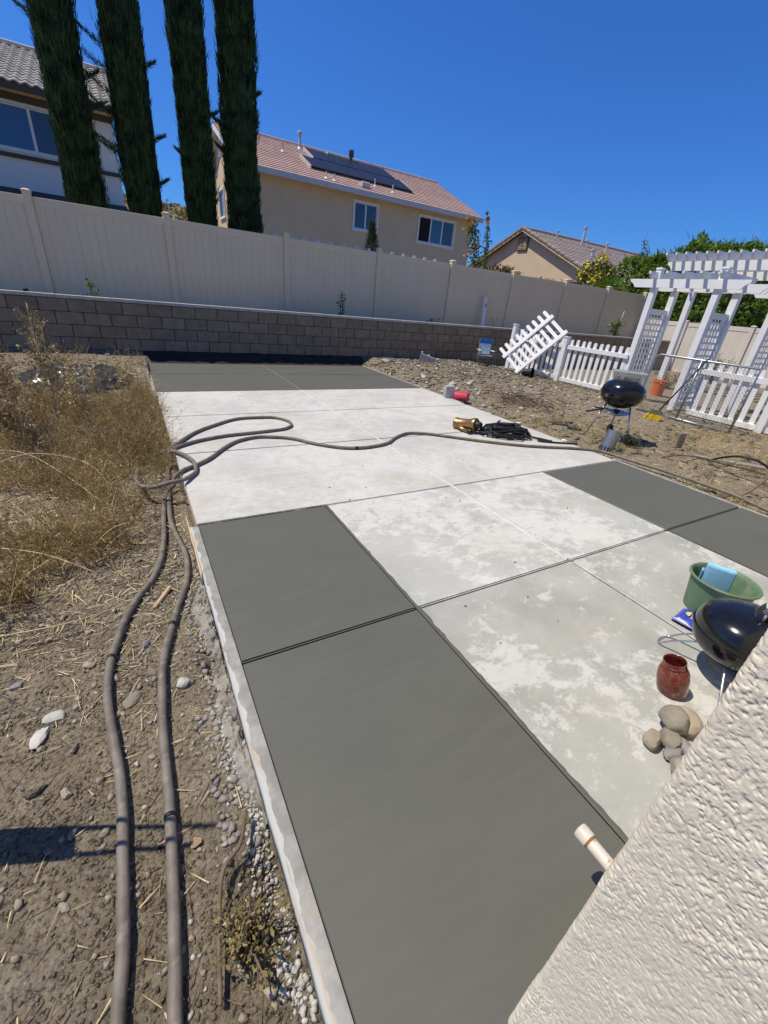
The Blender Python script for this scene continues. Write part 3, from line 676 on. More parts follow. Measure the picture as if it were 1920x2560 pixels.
MB().box(-12.3, .72, e1y - .03, e1y + .02, e1z - .16, e1z + .03).build('fascia', 'trim_brown', h1)
MB().box(-12.3, .70, e1y + .021, 20.999, e1z - .12, e1z - .09).build('soffit', 'stucco_tan_light', h1)
MB().prism([(e1y + .02, e1z - .05), (26.1, e1z + s1 * 5.72 - .05), (31.8, e1z - .05), (31.8, e1z), (26.1, e1z + s1 * 5.72), (e1y + .02, e1z)], lambda y, z, t: (t, y, z), -12.3, .74).build('roof_deck', 'trim_brown', h1)
def barrel(cols):
    b = MB(); seg = 8; P_ = .27; L = .46
    for c in range(cols):
        prof = [(P_ * (c + i / seg), .055 * (math.sin(math.pi * 2 * i / seg) * .5 + .5)) for i in range(seg + 1)]
        n = len(prof); V = [(x, 0, z + .05) for x, z in prof] + [(x, L, z + .02 + s1 * L) for x, z in prof] + [(x, 0, z + .012) for x, z in prof]
        b.add(V, [(i, i + 1, n + i + 1, n + i) for i in range(n - 1)] + [(2 * n + i, 2 * n + i + 1, i + 1, i) for i in range(n - 1)])
    return b
bt = barrel(1).mesh('roof_tile', True); bt.materials.append(MATS['tile_grey']); bl = barrel(34)
blm = bl.mesh('roof_tile_field', True); blm.materials.append(MATS['tile_grey'])
for r in range(14):
    yv_ = e1y - .06 + r * .41; zv = e1z + s1 * (r * .41 - .06)
    for c in range(13): share('roof_tile', bt, h1, (-2.75 + c * .27, yv_, zv + random.uniform(-.004, .004)))
    o = share('roof_tile_field', blm, h1, (-2.75 - 34 * .27, yv_, zv)); o['kind'] = 'stuff'
MB().prism([(-.14, -.03), (-.1, .08), (0, .13), (.1, .08), (.14, -.03)], lambda y, z, t: (t, 26.1 + y, e1z + s1 * 5.72 + z + .04), -12.3, .76).build('ridge_cap', 'tile_grey', h1)
MB().prism([(19.4, 3.30), (21.0, 3.66), (21.0, 3.05), (19.4, 3.05)], lambda y, z, t: (t, y, z), -12, .6).build('lower_roof', 'trim_dark', h1)

# ---- right house
h3 = E('gabled_house', (0, 0, 0), 'single-storey tan house with brown tile gable roof and louvred vent at right', 'house')
gX, ay, az, s3 = 26.0, 26.9, 6.98, .43
MB().prism([(ay - 6.9, 0), (ay + 6.9, 0), (ay + 6.9, az - s3 * 6.9 - .06), (ay, az - .06), (ay - 6.9, az - s3 * 6.9 - .06)], lambda y, z, t: (t, y, z), gX + .35, gX + .55).build('gable_wall', 'stucco_tan_light', h3)
MB().box(gX + .56, 46, ay - 6.9, ay - 6.7, 0, az - s3 * 6.9 - .06).build('wall', 'stucco_tan_light', h3)
for sg in (1, -1):
    MB().prism([(0, 0), (7.27, -s3 * 7.27), (7.27, -s3 * 7.27 - .09), (0, -.09)], lambda y, z, t: (t, ay - sg * y - sg * .002, az + z), gX, 46).build('roof_deck', 'trim_brown', h3)
    b = MB(); b.bar((gX - .02, ay, az - .07), (gX - .02, ay - sg * 7.27, az - .07 - s3 * 7.27), .04, .17); b.build('rake_board', 'stucco_tan', h3)
roof_courses(h3, gX + .12, 46, ay - 7.33, az - s3 * 7.33, ay, s3, 22, 'tile_brown', tile=.34)
roof_courses(h3, gX + .12, 46, ay + 7.33, az - s3 * 7.33, ay, s3, 10, 'tile_brown', dirn=-1)
for k in range(17):
    for sg in (1, -1):
        if sg < 0 and k > 12: continue
        d = .21 + k * .435; c = np.array((gX + .03, ay - sg * d, az - s3 * d + .075)); dv = np.array((0, -sg, -s3)); dv /= np.linalg.norm(dv); nv = np.cross(dv, (1, 0, 0)) * sg * -1
        if nv[2] < 0: nv = -nv
        MB().obox(c + nv * .012 * (k % 2), ((1, 0, 0), dv, nv), (.14, .222, .065)).build('rake_tile', 'tile_brown', h3, bevel=.02)
for k in range(48): MB().prism([(-.12, -.05), (-.08, .05), (0, .09), (.08, .05), (.12, -.05)], lambda y, z, t: (t, ay + y, az + z + .07), gX - .08 + k * .41, gX - .08 + k * .41 + .42).build('ridge_tile', 'tile_brown', h3)
MB().box(gX + .27, gX + .348, ay - .52, ay + .48, 5.62, 6.48).build('gable_vent', 'trim_brown', h3, bevel=.01)
for k in range(8):
    for (ya, yb_) in ((ay - .43, ay - .06), (ay + .02, ay + .39)): MB().bar((gX + .262, ya, 5.72 + k * .095), (gX + .262, yb_, 5.72 + k * .095), .05, .03, (1, 0, .8)).build('vent_slat', 'stucco_tan_light', h3)
for (x, y, h, r) in ((31.7, 26.1, 1.1, .10), (30.2, 23.7, .4, .12), (33.8, 25.4, .6, .06), (29.0, 26.3, .45, .045), (30.9, 25.0, .6, .045)):
    p = np.array((x, y, az - s3 * (ay - y))); b = MB(); b.tube([p, p + (0, 0, h)], r, 10); b.lathe([(r + .05, h - .02), (r + .06, h + .08), (.02, h + .12)], 12, Matrix.Translation(p)); b.build('vent_pipe', 'metal_pale', h3, autos=True)

# ------------------------------------------------------------------ this house's stucco corner, close at right
hc = E('house_wall', (.50, .0765, 0), 'pale rough stucco corner of the house, close at the lower right', 'wall')
def stucco_corner():
    res = .0014; rad = .012; A = np.concatenate([np.arange(-.36, -rad, res), [-rad]]); arc = np.linspace(0, math.pi / 2, 9)[1:-1]; B = np.concatenate([[rad], np.arange(rad + res, .06, res * 2)])
    px = np.concatenate([0 * A, rad - rad * np.cos(arc), B]); py = np.concatenate([A, -rad + rad * np.sin(arc), 0 * B])
    nx_ = np.concatenate([-1 + 0 * A, -np.cos(arc), 0 * B]); ny_ = np.concatenate([0 * A, np.sin(arc), 1 + 0 * B])
    sarc = np.concatenate([A, -rad + arc * rad, rad * (math.pi / 2 - 1) + B]); zz = np.arange(.0, 1.42, res)
    S, Z = np.meshgrid(sarc, zz)
    wx = S + .008 * (fbm(S * 60, Z * 60, 2, 21) - .5); wz = Z + .008 * (fbm(S * 60, Z * 60, 2, 33) - .5)
    n1 = fbm(wx * 300, wz * 220, 2, 11, .55); n4 = fbm(wx * 110, wz * 90, 2, 41); n0 = fbm(S * 9, Z * 9, 3, 18); amp = .5 + .7 * ss(.3, .7, n0)
    d = .0016 * amp * (1 - ss(.52, .72, n1)) + .0015 * (n4 - .5) + .0012 * (n0 - .5)
    X = px[None] + nx_[None] * d; Y = py[None] + ny_[None] * d
    idx = np.arange(S.size).reshape(S.shape); F = np.stack([idx[:-1, :-1], idx[1:, :-1], idx[1:, 1:], idx[:-1, 1:]], -1).reshape(-1, 4)
    fastmesh('stucco_face', np.stack([X, Y, Z], -1).reshape(-1, 3), F, 'stucco_house', hc, True)
stucco_corner()
MB().box(.004, 7, -4, -.004, -.1, 2.7).build('wall_core', 'stucco_house', hc)
MB().box(-.001, 7, -4, .001, 1.421, 2.7).build('upper_wall', 'stucco_house', hc)
MB().box(-.001, .003, -4, -.362, 0, 1.42).build('side_wall', 'stucco_house', hc)
MB().box(.062, 7, -.0035, .003, 0.02, 1.42).build('front_wall', 'stucco_house', hc)
pp = E('drain_pipe', (.83, .123, .22), 'short white capped plastic pipe sticking out of the stucco house corner', 'pipe')
MB().tube([(0, -.06, 0), (0, .07, 0)], .0165, 24).build('pipe', 'pvc', pp, autos=True)
MB().lathe([(.0175, .062), (.0205, .063), (.0213, .066), (.0213, .088), (.0195, .0935), (.012, .096), (0, .0965)], 28, Matrix.Rotation(R_(-90), 4, 'X')).build('cap', 'pvc', pp, autos=True)
MB().lathe([(.0168, .0575), (.0178, .059), (.0178, .0615), (.0168, .0625)], 24, Matrix.Rotation(R_(-90), 4, 'X')).build('rust_ring', 'rust', pp, autos=True)
MB().box(-9.0, x0 + .4064 * k0 - .003, .0, .19, -.1, ZT + .05).build('wall_return', 'mortar_block', wall)

# ------------------------------------------------------------------ white picket fences
def picket_mesh(h, wd=.078, th=.022):
    r = wd / 2; poly = [(-r, 0), (r, 0), (r, h - r)] + [(r * math.cos(a), h - r + r * math.sin(a)) for a in np.linspace(0, math.pi, 9)[1:-1]] + [(-r, h - r)]
    me = MB().prism(poly, lambda y, z, t: (t, y, z), -th / 2, th / 2).mesh('picket'); me.materials.append(MATS['vinyl_white']); return me
pk1 = picket_mesh(1.0)
def picket_fence(x, ya, yb, z, n, label, zr=(.06, .78), posts=(), group=None):
    f = E('picket_fence', (x, ya, z), label, 'fence', group)
    L = yb - ya
    for i in range(n): share('picket', pk1, f, (-.002 + random.uniform(-.002, .002), L * (i + .5) / n + random.uniform(-.006, .006), random.uniform(-.008, .008)), (random.uniform(-.008, .008), 0, 0))
    for zz in zr: MB().box(-.052, -.014, 0 if L > 0 else L, L if L > 0 else 0, zz, zz + .09).build('rail', 'vinyl_white', f, bevel=.003)
    for (py, ph) in posts:
        b = MB().box(-.095, .02, py - .055, py + .055, -.2, ph); b.build('post', 'vinyl_white', f, bevel=.004)
        MB().box(-.105, .03, py - .065, py + .065, ph + .0005, ph + .03).build('post_cap', 'vinyl_white', f, bevel=.008)
    return f
picket_fence(9.0, 5.50, 7.03, .0, 10, 'white picket fence section between its square post and the arbor', posts=((1.60, 1.02),))
picket_fence(9.0, 7.18, 8.80, .02, 11, 'white picket fence section behind the fallen panel, reaching the block wall', posts=((1.62, 1.13),))
picket_fence(8.93, 1.35, 3.98, -.04, 17, 'white picket fence section right of the arbor, behind the chain-link gate', posts=((1.46, .98),))
# fallen panel leaning against the fence
u = np.array((.571, -.379, .728)); u /= np.linalg.norm(u); v = np.array((-.141, .828, .542)); v -= u * (v @ u); v /= np.linalg.norm(v); nn = np.cross(u, v)
O = np.array((8.20, 8.25, .408))
lp = E('picket_fence', tuple(O), 'loose white picket fence length tipped askew against the standing pickets', 'fence')
Mx = Matrix(((v[0], u[0], nn[0], 0), (v[1], u[1], nn[1], 0), (v[2], u[2], nn[2], 0), (0, 0, 0, 1)))
for i in range(9):
    r = .039; h0, h1 = -.60, .27
    poly = [(h0, -r), (h1 - r, -r)] + [(h1 - r + r * math.cos(a), r * math.sin(a)) for a in np.linspace(-math.pi / 2, math.pi / 2, 9)[1:-1]] + [(h1 - r, r), (h0, r)]
    c = .07 + i * .158
    MB().prism(poly, lambda a, b_, t: tuple(v * a + u * (b_ + c) + nn * t), -.011, .011).build('picket', 'vinyl_white', lp)
for a in (.0, -.545): MB().obox(v * a + u * .70 + nn * .03 * (1 if nn[0] < 0 else -1), (u, v, nn), (.72, .045, .018)).build('rail', 'vinyl_white', lp, bevel=.003)

# ------------------------------------------------------------------ arbor and pergola
def ogee(L0, L1, z0, z1, cut=.14):
    """beam outline with shaped ends: (along, height)"""
    h = z1 - z0
    return [(L0, z1), (L0, z1 - .35 * h), (L0 + .25 * cut, z1 - .42 * h), (L0 + .55 * cut, z1 - .62 * h), (L0 + .8 * cut, z0 + .06 * h), (L0 + cut, z0), (L1 - cut, z0), (L1 - .8 * cut, z0 + .06 * h), (L1 - .55 * cut, z1 - .62 * h), (L1 - .25 * cut, z1 - .42 * h), (L1, z1 - .35 * h), (L1, z1)]
def arbor(loc, label, group):
    a = E('arbor', loc, label, 'arbor', group)      # local x: depth 0..0.75, y: 0 (near side) .. 1.14
    for yy_ in (0, 1.14):
        for xx_ in (0, .74):
            MB().box(xx_ - .055, xx_ + .055, yy_ - .055, yy_ + .055, -.2, 2.40 if xx_ == 0 else 2.12).build('post', 'vinyl_white', a, bevel=.004)
            if xx_ == 0: MB().box(xx_ - .066, xx_ + .066, yy_ - .066, yy_ + .066, 2.4005, 2.44).build('post_cap', 'vinyl_white', a, bevel=.01)
        MB().box(.056, .684, yy_ - .018, yy_ + .018, 1.64, 1.745).build('lattice_rail', 'vinyl_white', a); MB().box(.056, .684, yy_ - .018, yy_ + .018, .06, .16).build('lattice_rail', 'vinyl_white', a)
        for k in range(6): xk = .075 + k * .113; MB().box(xk, xk + .042, yy_ + .001, yy_ + .009, .161, 1.639).build('lattice_slat', 'vinyl_white', a)
        for k in range(13): zk = .20 + k * .113; MB().box(.0565, .6835, yy_ - .009, yy_ - .0005, zk, zk + .042).build('lattice_slat', 'vinyl_white', a)
    for xx_ in (-.075, .66, .82):
        MB().prism(ogee(-.48, 1.62, 2.10, 2.245), lambda y, z, t: (xx_ + t, y, z), -.019, .019).build('beam', 'vinyl_white', a)
    for yk in (1.11 + .04, .83, .54, .24, -.02 - .05):
        MB().prism(ogee(-.30, 1.02, 2.2465, 2.36, .10), lambda x, z, t: (x, yk + t, z), -.019, .019).build('rafter', 'vinyl_white', a)
    return a
arbor((9.05, 4.34, .0), 'white garden arbor with lattice sides between the picket fences', 'white arbors')
arbor((11.15, 3.08, .02), 'second white arbor, mostly cut off by the right edge behind the first', 'white arbors')
pg = E('pergola', (12.5, 4.0, 0), 'white pergola with many shaped rafters behind the arbor', 'pergola')
for xx_ in (0, 2.2):
    MB().prism(ogee(-3, 3.42, 2.76, 2.965, .16), lambda y, z, t: (xx_ + t, y, z), -.022, .022).build('beam', 'vinyl_white', pg)
    for yy_ in (2.6, -.4, -2.8): MB().box(xx_ + .024, xx_ + .15, yy_ - .065, yy_ + .065, -.3, 2.93).build('post', 'vinyl_white', pg, bevel=.004)
for k in range(27): MB().prism(ogee(-.42, 2.66, 2.9665, 3.12, .14), lambda x, z, t: (x, 3.30 - k * .235 + t, z), -.02, .02).build('rafter', 'vinyl_white', pg)

# ------------------------------------------------------------------ chain-link gate
gt = E('chain_link_gate', (8.05, 2.90, .0), 'galvanised chain-link gate leaning in front of the arbor and picket fence', 'gate')
gt.rotation_euler = (0, R_(5), R_(-2))
W_, H_ = 1.62, 1.0; r = .02
pts = [(0, 0, .03), (0, 0, H_)] ; fr = []
c = .10
loop = [(0, .03), (0, H_)] + [(W_ - c + c * math.sin(a), H_ - c + c * math.cos(a)) for a in np.linspace(0, math.pi / 2, 7)] + [(W_ - .06 + .06 * math.cos(a), .09 - .06 * math.sin(a)) for a in np.linspace(0, math.pi / 2, 5)] + [(0, .03)]
MB().tube([(0, y, z) for y, z in loop[:-1]] , r, 10).build('frame', 'galvanised', gt, smooth=True)
MB().tube([(0, W_ - .06, .03), (0, 0, .03)], r * .98, 10).build('frame', 'galvanised', gt, smooth=True)
MB().tube([(0, .84, .03), (0, .84, H_)], r * .95, 10).build('middle_bar', 'galvanised', gt, smooth=True)
b = MB(); s_ = .055
for k in range(-int(H_ / s_) , int(W_ / s_) + 1):
    for sg in (1, -1):
        y0 = k * s_ if sg > 0 else k * s_ + H_
        P0 = []; n = 36
        for t in np.linspace(.04, H_ - .01, n):
            yy_ = y0 + sg * t
            if .015 < yy_ < W_ - .015: P0.append((.0015 * sg, yy_, t))
        if len(P0) > 2: b.tube([P0[0], P0[-1]], .0016, 4, False)
b.build('wire_mesh', 'galvanised', gt)

# ------------------------------------------------------------------ kettle grills
def kettle(root, r, ze_, hl, hb, handle=True):
    n = 20
    bowl = [(r * math.cos(a), ze_ + hb * math.sin(a)) for a in np.linspace(-math.pi / 2, 0, n)]
    bowl[0] = (0.0, bowl[0][1])
    MB().lathe(bowl + [(r + .006, ze_), (r + .006, ze_ + .008), (r - .006, ze_ + .008)], 56).build('bowl', 'enamel_black', root, autos=True)
    sup = 2.35                                            # slightly squared dome
    lid = []
    for a in np.linspace(0, math.pi / 2, n):
        ca, sa = max(0, math.cos(a)), math.sin(a); lid.append((1.012 * r * ca ** (2 / sup), ze_ + .018 + hl * sa ** (2 / sup)))
    lid[-1] = (0.0, lid[-1][1])
    MB().lathe([(1.0 * r, ze_ + .0085), (1.045 * r, ze_ + .0085), (1.045 * r, ze_ + .017), (1.015 * r, ze_ + .019)] + lid, 56).build('lid', 'enamel_black', root, autos=True)
kg = E('kettle_grill', (5.63, 3.36, -.035), 'round black kettle grill on tall silver legs standing on the dirt', 'grill')
r = .268; kettle(kg, r, .622, .165, .19)
feet = [(-.25, .20, 0), (-.02, -.29, .06), (.26, .17, .06)]; tops = [(-.13, .10, .47), (.0, -.17, .47), (.15, .09, .47)]
for f_, t_ in zip(feet, tops): MB().tube([f_, t_], .012, 10).build('leg', 'steel_leg', kg, smooth=True)
for f_ in feet[1:]:
    wdir = Matrix.Translation((f_[0], f_[1], .075)) @ Matrix.Rotation(R_(-59), 4, 'Z') @ Matrix.Rotation(R_(90), 4, 'X')
    wh = MB().lathe([(.0, -.016), (.062, -.016), (.076, -.012), (.078, 0), (.076, .012), (.062, .016), (0, .016)], 24, Matrix.Translation((f_[0] - .03, f_[1] - .02, .075)) @ Matrix.Rotation(R_(-32), 4, 'Z') @ Matrix.Rotation(R_(90), 4, 'Y')).build('wheel', 'plastic_black', kg, autos=True)
MB().tube([feet[1], feet[2]], .006, 8).build('axle', 'steel_leg', kg, smooth=True)
MB().lathe([(0, .335), (.06, .33), (.12, .345), (.175, .375), (.172, .38), (.12, .352), (.0, .342)], 32, Matrix.Translation((0, 0, 0))).build('ash_pan', 'steel_leg', kg, autos=True)
for (a, c) in (((-.15, .11, .40), (-.42, .16, .36)), ((-.10, .08, .41), (-.36, .09, .43))): MB().bar(a, c, .035, .012).build('pan_handle', 'plastic_black', kg)
MB().lathe([(.012, .345), (.03, .36), (.03, .385), (.05, .39), (.05, .405), (0, .41)], 16).build('vent_knob', 'plastic_black', kg, autos=True)
MB().bar((r - .01, -.10, .60), (r + .05, -.10, .60), .10, .03).build('side_handle', 'plastic_black', kg)
MB().bar((-r - .045, .02, .60), (-r + .01, .02, .60), .04, .03).build('side_handle', 'plastic_grey', kg)
tr = E('food_container', (5.64, 3.37, .757), 'clear plastic container with green and orange bits resting on the kettle grill', 'container')
def tray(w0, d0, w1, d1, h, th=.006):
    V = [(sx * w0, sy * d0, 0) for sx, sy in ((-1, -1), (1, -1), (1, 1), (-1, 1))] + [(sx * w1, sy * d1, h) for sx, sy in ((-1, -1), (1, -1), (1, 1), (-1, 1))]
    V += [(sx * (w1 - th), sy * (d1 - th), h) for sx, sy in ((-1, -1), (1, -1), (1, 1), (-1, 1))] + [(sx * (w0 - th), sy * (d0 - th), th) for sx, sy in ((-1, -1), (1, -1), (1, 1), (-1, 1))]
    q = lambda a: [(a + i, a + (i + 1) % 4, a + 4 + (i + 1) % 4, a + 4 + i) for i in range(4)]
    return MB().add(V, [(3, 2, 1, 0)] + q(0) + q(4) + q(8) + [(12, 13, 14, 15)])
tr.rotation_euler = (0, 0, R_(-52))
tray(.17, .10, .195, .12, .115).build('tray', 'clear_plastic', tr)
MB().box(-.2, .2, -.125, -.119, .108, .120).build('rim', 'print_white', tr)
m_ = MATS['clear_plastic'].node_tree; b_ = m_.nodes['Principled BSDF']; b_.inputs['Transmission Weight'].default_value = .75; b_.inputs['IOR'].default_value = 1.2
for k in range(16):
    c = (random.uniform(-.14, .14), random.uniform(-.07, .07), random.uniform(.02, .05))
    bm_ = MB(); bm_.lathe([(0, -.018), (.02, -.01), (.022, .008), (0, .02)], 8, Matrix.Translation(c)); bm_.build('scrap', 'food_green' if k % 2 else 'food_orange', tr, smooth=True)
ch = E('chimney_starter', (5.10, 3.02, -.06), 'silver perforated charcoal chimney starter beside the tall kettle grill leg', 'starter'); ch.rotation_euler = (R_(6), R_(14), R_(20))
MB().lathe([(.085, 0), (.085, .27), (.088, .272), (.080, .272), (.080, .02), (0, .02)], 28).build('body', 'galvanised', ch, autos=True)
MB().tube([(.085, -.01, .22), (.13, -.05, .20), (.14, -.06, .10), (.085, -.02, .06)], .006, 8).build('wire_handle', 'steel_leg', ch, smooth=True)
for k in range(14):
    a = k * 2 * math.pi / 14; MB().obox((.0855 * math.cos(a), .0855 * math.sin(a), .035), ((math.cos(a), math.sin(a), 0), (-math.sin(a), math.cos(a), 0), (0, 0, 1)), (.0015, .009, .022)).build('slot', 'plastic_black', ch)
MB().bar((.10, -.03, .05), (.155, -.065, .21), .03, .022).build('grip', 'steel_leg', ch, bevel=.004)
# near small grill
sg_ = E('kettle_grill', (2.13, .372, 0), 'small black tabletop kettle grill half hidden by the stucco corner', 'grill')
kettle(sg_, .187, .235, .125, .13)
MB().tube([(-.045, -.03, .372), (-.05, -.028, .405), (.0, -.03, .415), (.05, -.032, .405), (.045, -.034, .372)], .006, 8).build('handle_wire', 'steel_leg', sg_, smooth=True)
b = MB().obox((0, -.028, .414), ((1, 0, 0), (0, 1, 0), (0, 0, 1)), (.055, .016, .009)); b.build('handle_grip', 'plastic_grey', sg_, bevel=.006)
MB().obox((0.0, .004, .395), ((1, 0, 0), (0, .35, .94), (0, -.94, .35)), (.05, .018, .0015)).build('heat_shield', 'plastic_grey', sg_)
MB().lathe([(0, .108), (.04, .104), (.09, .112), (.128, .128), (.131, .127), (.093, .108), (.04, .099), (0, .101)], 40, Matrix.Translation((-.005, -.05, -.03))).build('ash_tray', 'steel_leg', sg_, autos=True)
for (a0, nm) in ((-2.55, 0), (-.6, 1), (1.6, 2)):
    ca, sa = math.cos(a0), math.sin(a0); L = spline([(ca * .11 - sa * .05, sa * .11 + ca * .05, .14), (ca * .20 - sa * .055, sa * .20 + ca * .055, .07), (ca * .255 - sa * .05, sa * .255 + ca * .05, .008), (ca * .27, sa * .27, .006), (ca * .255 + sa * .05, sa * .255 - ca * .05, .008), (ca * .20 + sa * .055, sa * .20 - ca * .055, .07), (ca * .11 + sa * .05, sa * .11 - ca * .05, .14)], 5)
    MB().tube(L, .0048, 8).build('leg', 'steel_leg', sg_, smooth=True)
# dark red splash on the bowl's vent side
MB().lathe([(.0, .0), (.022, .0), (.028, .004), (.022, .007), (0, .008)], 18, Matrix.Translation((-.128, -.085, .155)) @ Matrix.Rotation(R_(-65), 4, 'Y')).build('damper', 'plastic_black', sg_, autos=True)

# ------------------------------------------------------------------ tub, cloth, packet, jar, stones
tb = E('plastic_tub', (2.645, .660, 0), 'dull green round plastic tub beside the small black grill', 'tub')
MB().lathe([(0, .001), (.122, .001), (.126, .004), (.152, .195), (.158, .198), (.166, .203), (.168, .209), (.164, .215), (.157, .215), (.151, .208), (.146, .19), (.121, .010), (0, .010)], 56).build('body', 'green_plastic', tb, autos=True)
MB().obox((-.085, -.140, .165), ((.85, -.52, 0), (.52, .85, 0), (0, 0, 1)), (.011, .016, .032)).build('handle_lug', 'green_plastic', tb, bevel=.003)
clo = E('blue_carton', (2.625, .672, .012), 'light blue folded cloth standing inside the green tub', 'cloth'); clo.name = 'folded_cloth'; clo.rotation_euler = (R_(4), R_(-3), R_(-74))
b = MB(); prof = [(-.062, .022), (.052, .026), (.062, .010), (.064, -.008), (.05, -.02), (-.06, -.022), (-.072, -.006), (-.07, .012)]
b.prism(prof, lambda x, y, z: (x * (1 + .02 * math.sin(z * 60)), y, z), 0, .275); b.build('fold', 'blue_cloth', clo, bevel=.006, autos=True)
MB().box(-.045, .045, .0275, .036, .0, .262).build('fold', 'blue_cloth', clo, bevel=.004)
MB().box(-.083, -.074, -.02, .02, .0, .235).build('fold', 'blue_cloth', clo, bevel=.004)
cb = MB().box(-.045, .045, -.003, .003, 0, .21).build('cardboard_flap', 'cardboard', bevel=.001); cb.location = (2.635, .752, .012); cb.rotation_euler = (R_(8), R_(6), R_(-20))
T(cb, 'torn brown cardboard piece inside the green tub behind the blue cloth', 'cardboard')
bg_ = E('snack_packet', (2.425, .665, .0), 'open blue printed packet lying between the green tub and small grill', 'packet'); bg_.rotation_euler = (0, 0, R_(8)); bg_.scale = (1.05, 1.05, 1.05)
n1, n2 = 22, 12; uu, vv2 = np.meshgrid(np.linspace(-1, 1, n1), np.linspace(-1, 1, n2))
zz = .028 * (1 - uu ** 4) * (1 - vv2 ** 4) * (.7 + .6 * fbm(uu * 3 + 5, vv2 * 3, 3, 2)) + .010 * (uu < -.7)
top = np.stack([uu * .085, vv2 * .048, zz + .004], -1).reshape(-1, 3); bot = np.stack([uu * .085, vv2 * .048, 0 * zz + .002], -1).reshape(-1, 3)
idx = np.arange(n1 * n2).reshape(n2, n1); F1 = np.stack([idx[:-1, :-1], idx[:-1, 1:], idx[1:, 1:], idx[1:, :-1]], -1).reshape(-1, 4)
V, F = cat2((top, F1), (bot, F1[:, ::-1])); fastmesh('packet', V, F, 'bag_blue', bg_, True)
def pz(x, y): return float(np.interp(0, [0], [0])) + .028 * (1 - (x / .085) ** 4) * (1 - (y / .048) ** 4) * 1.0 + .0085
b = MB()
for k in range(7):
    a = R_(20 + k * 23); c = np.array((-.012, -.008)); p0 = c + .006 * np.array((math.cos(a), math.sin(a))); p1 = c + .024 * np.array((math.cos(a), math.sin(a))); sd = np.array((-math.sin(a), math.cos(a))) * .0035
    b.add([(*(p0 - sd * .4), pz(*p0) + .006), (*(p0 + sd * .4), pz(*p0) + .006), (*(p1 + sd), pz(*p1) + .006), (*(p1 - sd), pz(*p1) + .006)], [(0, 1, 2, 3)])
b.build('sunburst_print', 'print_yellow', bg_)
b = MB()
for k, wv in enumerate((.006, .004, .007, .005, .007, .004, .006)):
    x = -.042 + k * .011; y = -.018 - .004 * abs(k - 3) * .3; b.add([(x, y, pz(x, y) + .006), (x + wv, y, pz(x, y) + .006), (x + wv, y + .007, pz(x, y) + .006), (x, y + .007, pz(x, y) + .006)], [(0, 1, 2, 3)])
b.build('lettering_print', 'print_white', bg_)
MB().add([(-.085, -.048, .012), (-.085, .048, .012), (-.102, .05, .034), (-.098, 0, .040), (-.104, -.046, .030)], [(0, 1, 2, 3, 4)]).build('torn_flap', 'paper_white', bg_)
jr = E('glass_jar', (1.826, .428, .003), 'dusty reddish glass jar with open neck by the small grill legs', 'jar'); jr.rotation_euler = (R_(-14), R_(-5), R_(10))
MB().lathe([(0, .0), (.048, .0), (.056, .006), (.059, .03), (.0605, .07), (.058, .105), (.050, .124), (.0425, .130), (.042, .136), (.0445, .138), (.0445, .143), (.042, .145), (.042, .158), (.0435, .161), (.042, .164), (.039, .162), (.038, .134), (.046, .122), (.054, .10), (.056, .07), (.055, .02), (.045, .006), (0, .006)], 44).build('jar_body', 'jar_glass', jr, autos=True)
MB().lathe([(0, .008), (.05, .008), (.053, .03), (.053, .05), (0, .052)], 32).build('residue', 'red_dark', jr, smooth=True)
def rock(name, loc, sc, m, label, cat='stone', seed=0, rot=0, flat=1.0, group=None, sub=3):
    bm = bmesh.new(); bmesh.ops.create_icosphere(bm, subdivisions=sub, radius=1); r0 = random.Random(seed)
    dirs = [Vector((r0.gauss(0, 1), r0.gauss(0, 1), r0.gauss(0, 1))).normalized() for _ in range(11)]; offs = [r0.uniform(.70, 1.0) for _ in dirs]
    for vv in bm.verts:
        c = vv.co.normalized(); k = 1.12
        for d, o in zip(dirs, offs):
            t = c.dot(d)
            if t > .05: k = min(k, o / t)
        n = float(fbm(c.x * 2.2 + seed, c.y * 2.2 + c.z * 1.7, 4, seed)) - .5
        vv.co = c * (k + n * .16)
    me = bpy.data.meshes.new(name); bm.to_mesh(me); bm.free(); me.polygons.foreach_set('use_smooth', [True] * len(me.polygons)); me.set_sharp_from_angle(angle=R_(24)); me.materials.append(MATS[m])
    o = bpy.data.objects.new(name, me); COL.objects.link(o); o.scale = sc; o.location = loc; o.rotation_euler = (r0.uniform(-.15, .15), r0.uniform(-.15, .15), rot)
    return T(o, label, cat, group) if label else o
rock('river_stone', (1.485, .325, .028), (.040, .033, .033), 'stone_tan', 'tan rounded stone, leftmost of the pile by the stucco corner', seed=1, rot=.6)
rock('river_stone', (1.615, .325, .055), (.056, .048, .050), 'stone_grey', 'largest grey stone on top of the small pile by the stucco corner', seed=2, rot=.2)
rock('river_stone', (1.685, .305, .034), (.060, .052, .038), 'stone_tan', 'flat tan stone behind the largest stone, against the stucco corner', seed=3, rot=1.0)
rock('river_stone', (1.548, .292, .026), (.044, .036, .030), 'stone_grey', 'middle grey-tan stone in front of the largest stone', seed=4, rot=.9)
rock('river_stone', (1.512, .262, .018), (.046, .024, .020), 'stone_purple', 'smooth purplish stone in front of the middle of the pile', seed=5, rot=.1)
rock('river_stone', (1.575, .250, .022), (.040, .028, .024), 'stone_purple', 'dark purplish stone tucked next to the stucco wall', seed=6, rot=1.3)
rock('river_stone', (1.508, .229, .014), (.048, .022, .015), 'stone_purple', 'thin dark sliver stone second nearest in the pile', seed=8, rot=-.1)
rock('river_stone', (1.463, .213, .024), (.036, .030, .028), 'stone_grey', 'grey stone nearest the camera in the small pile', seed=9, rot=.4)

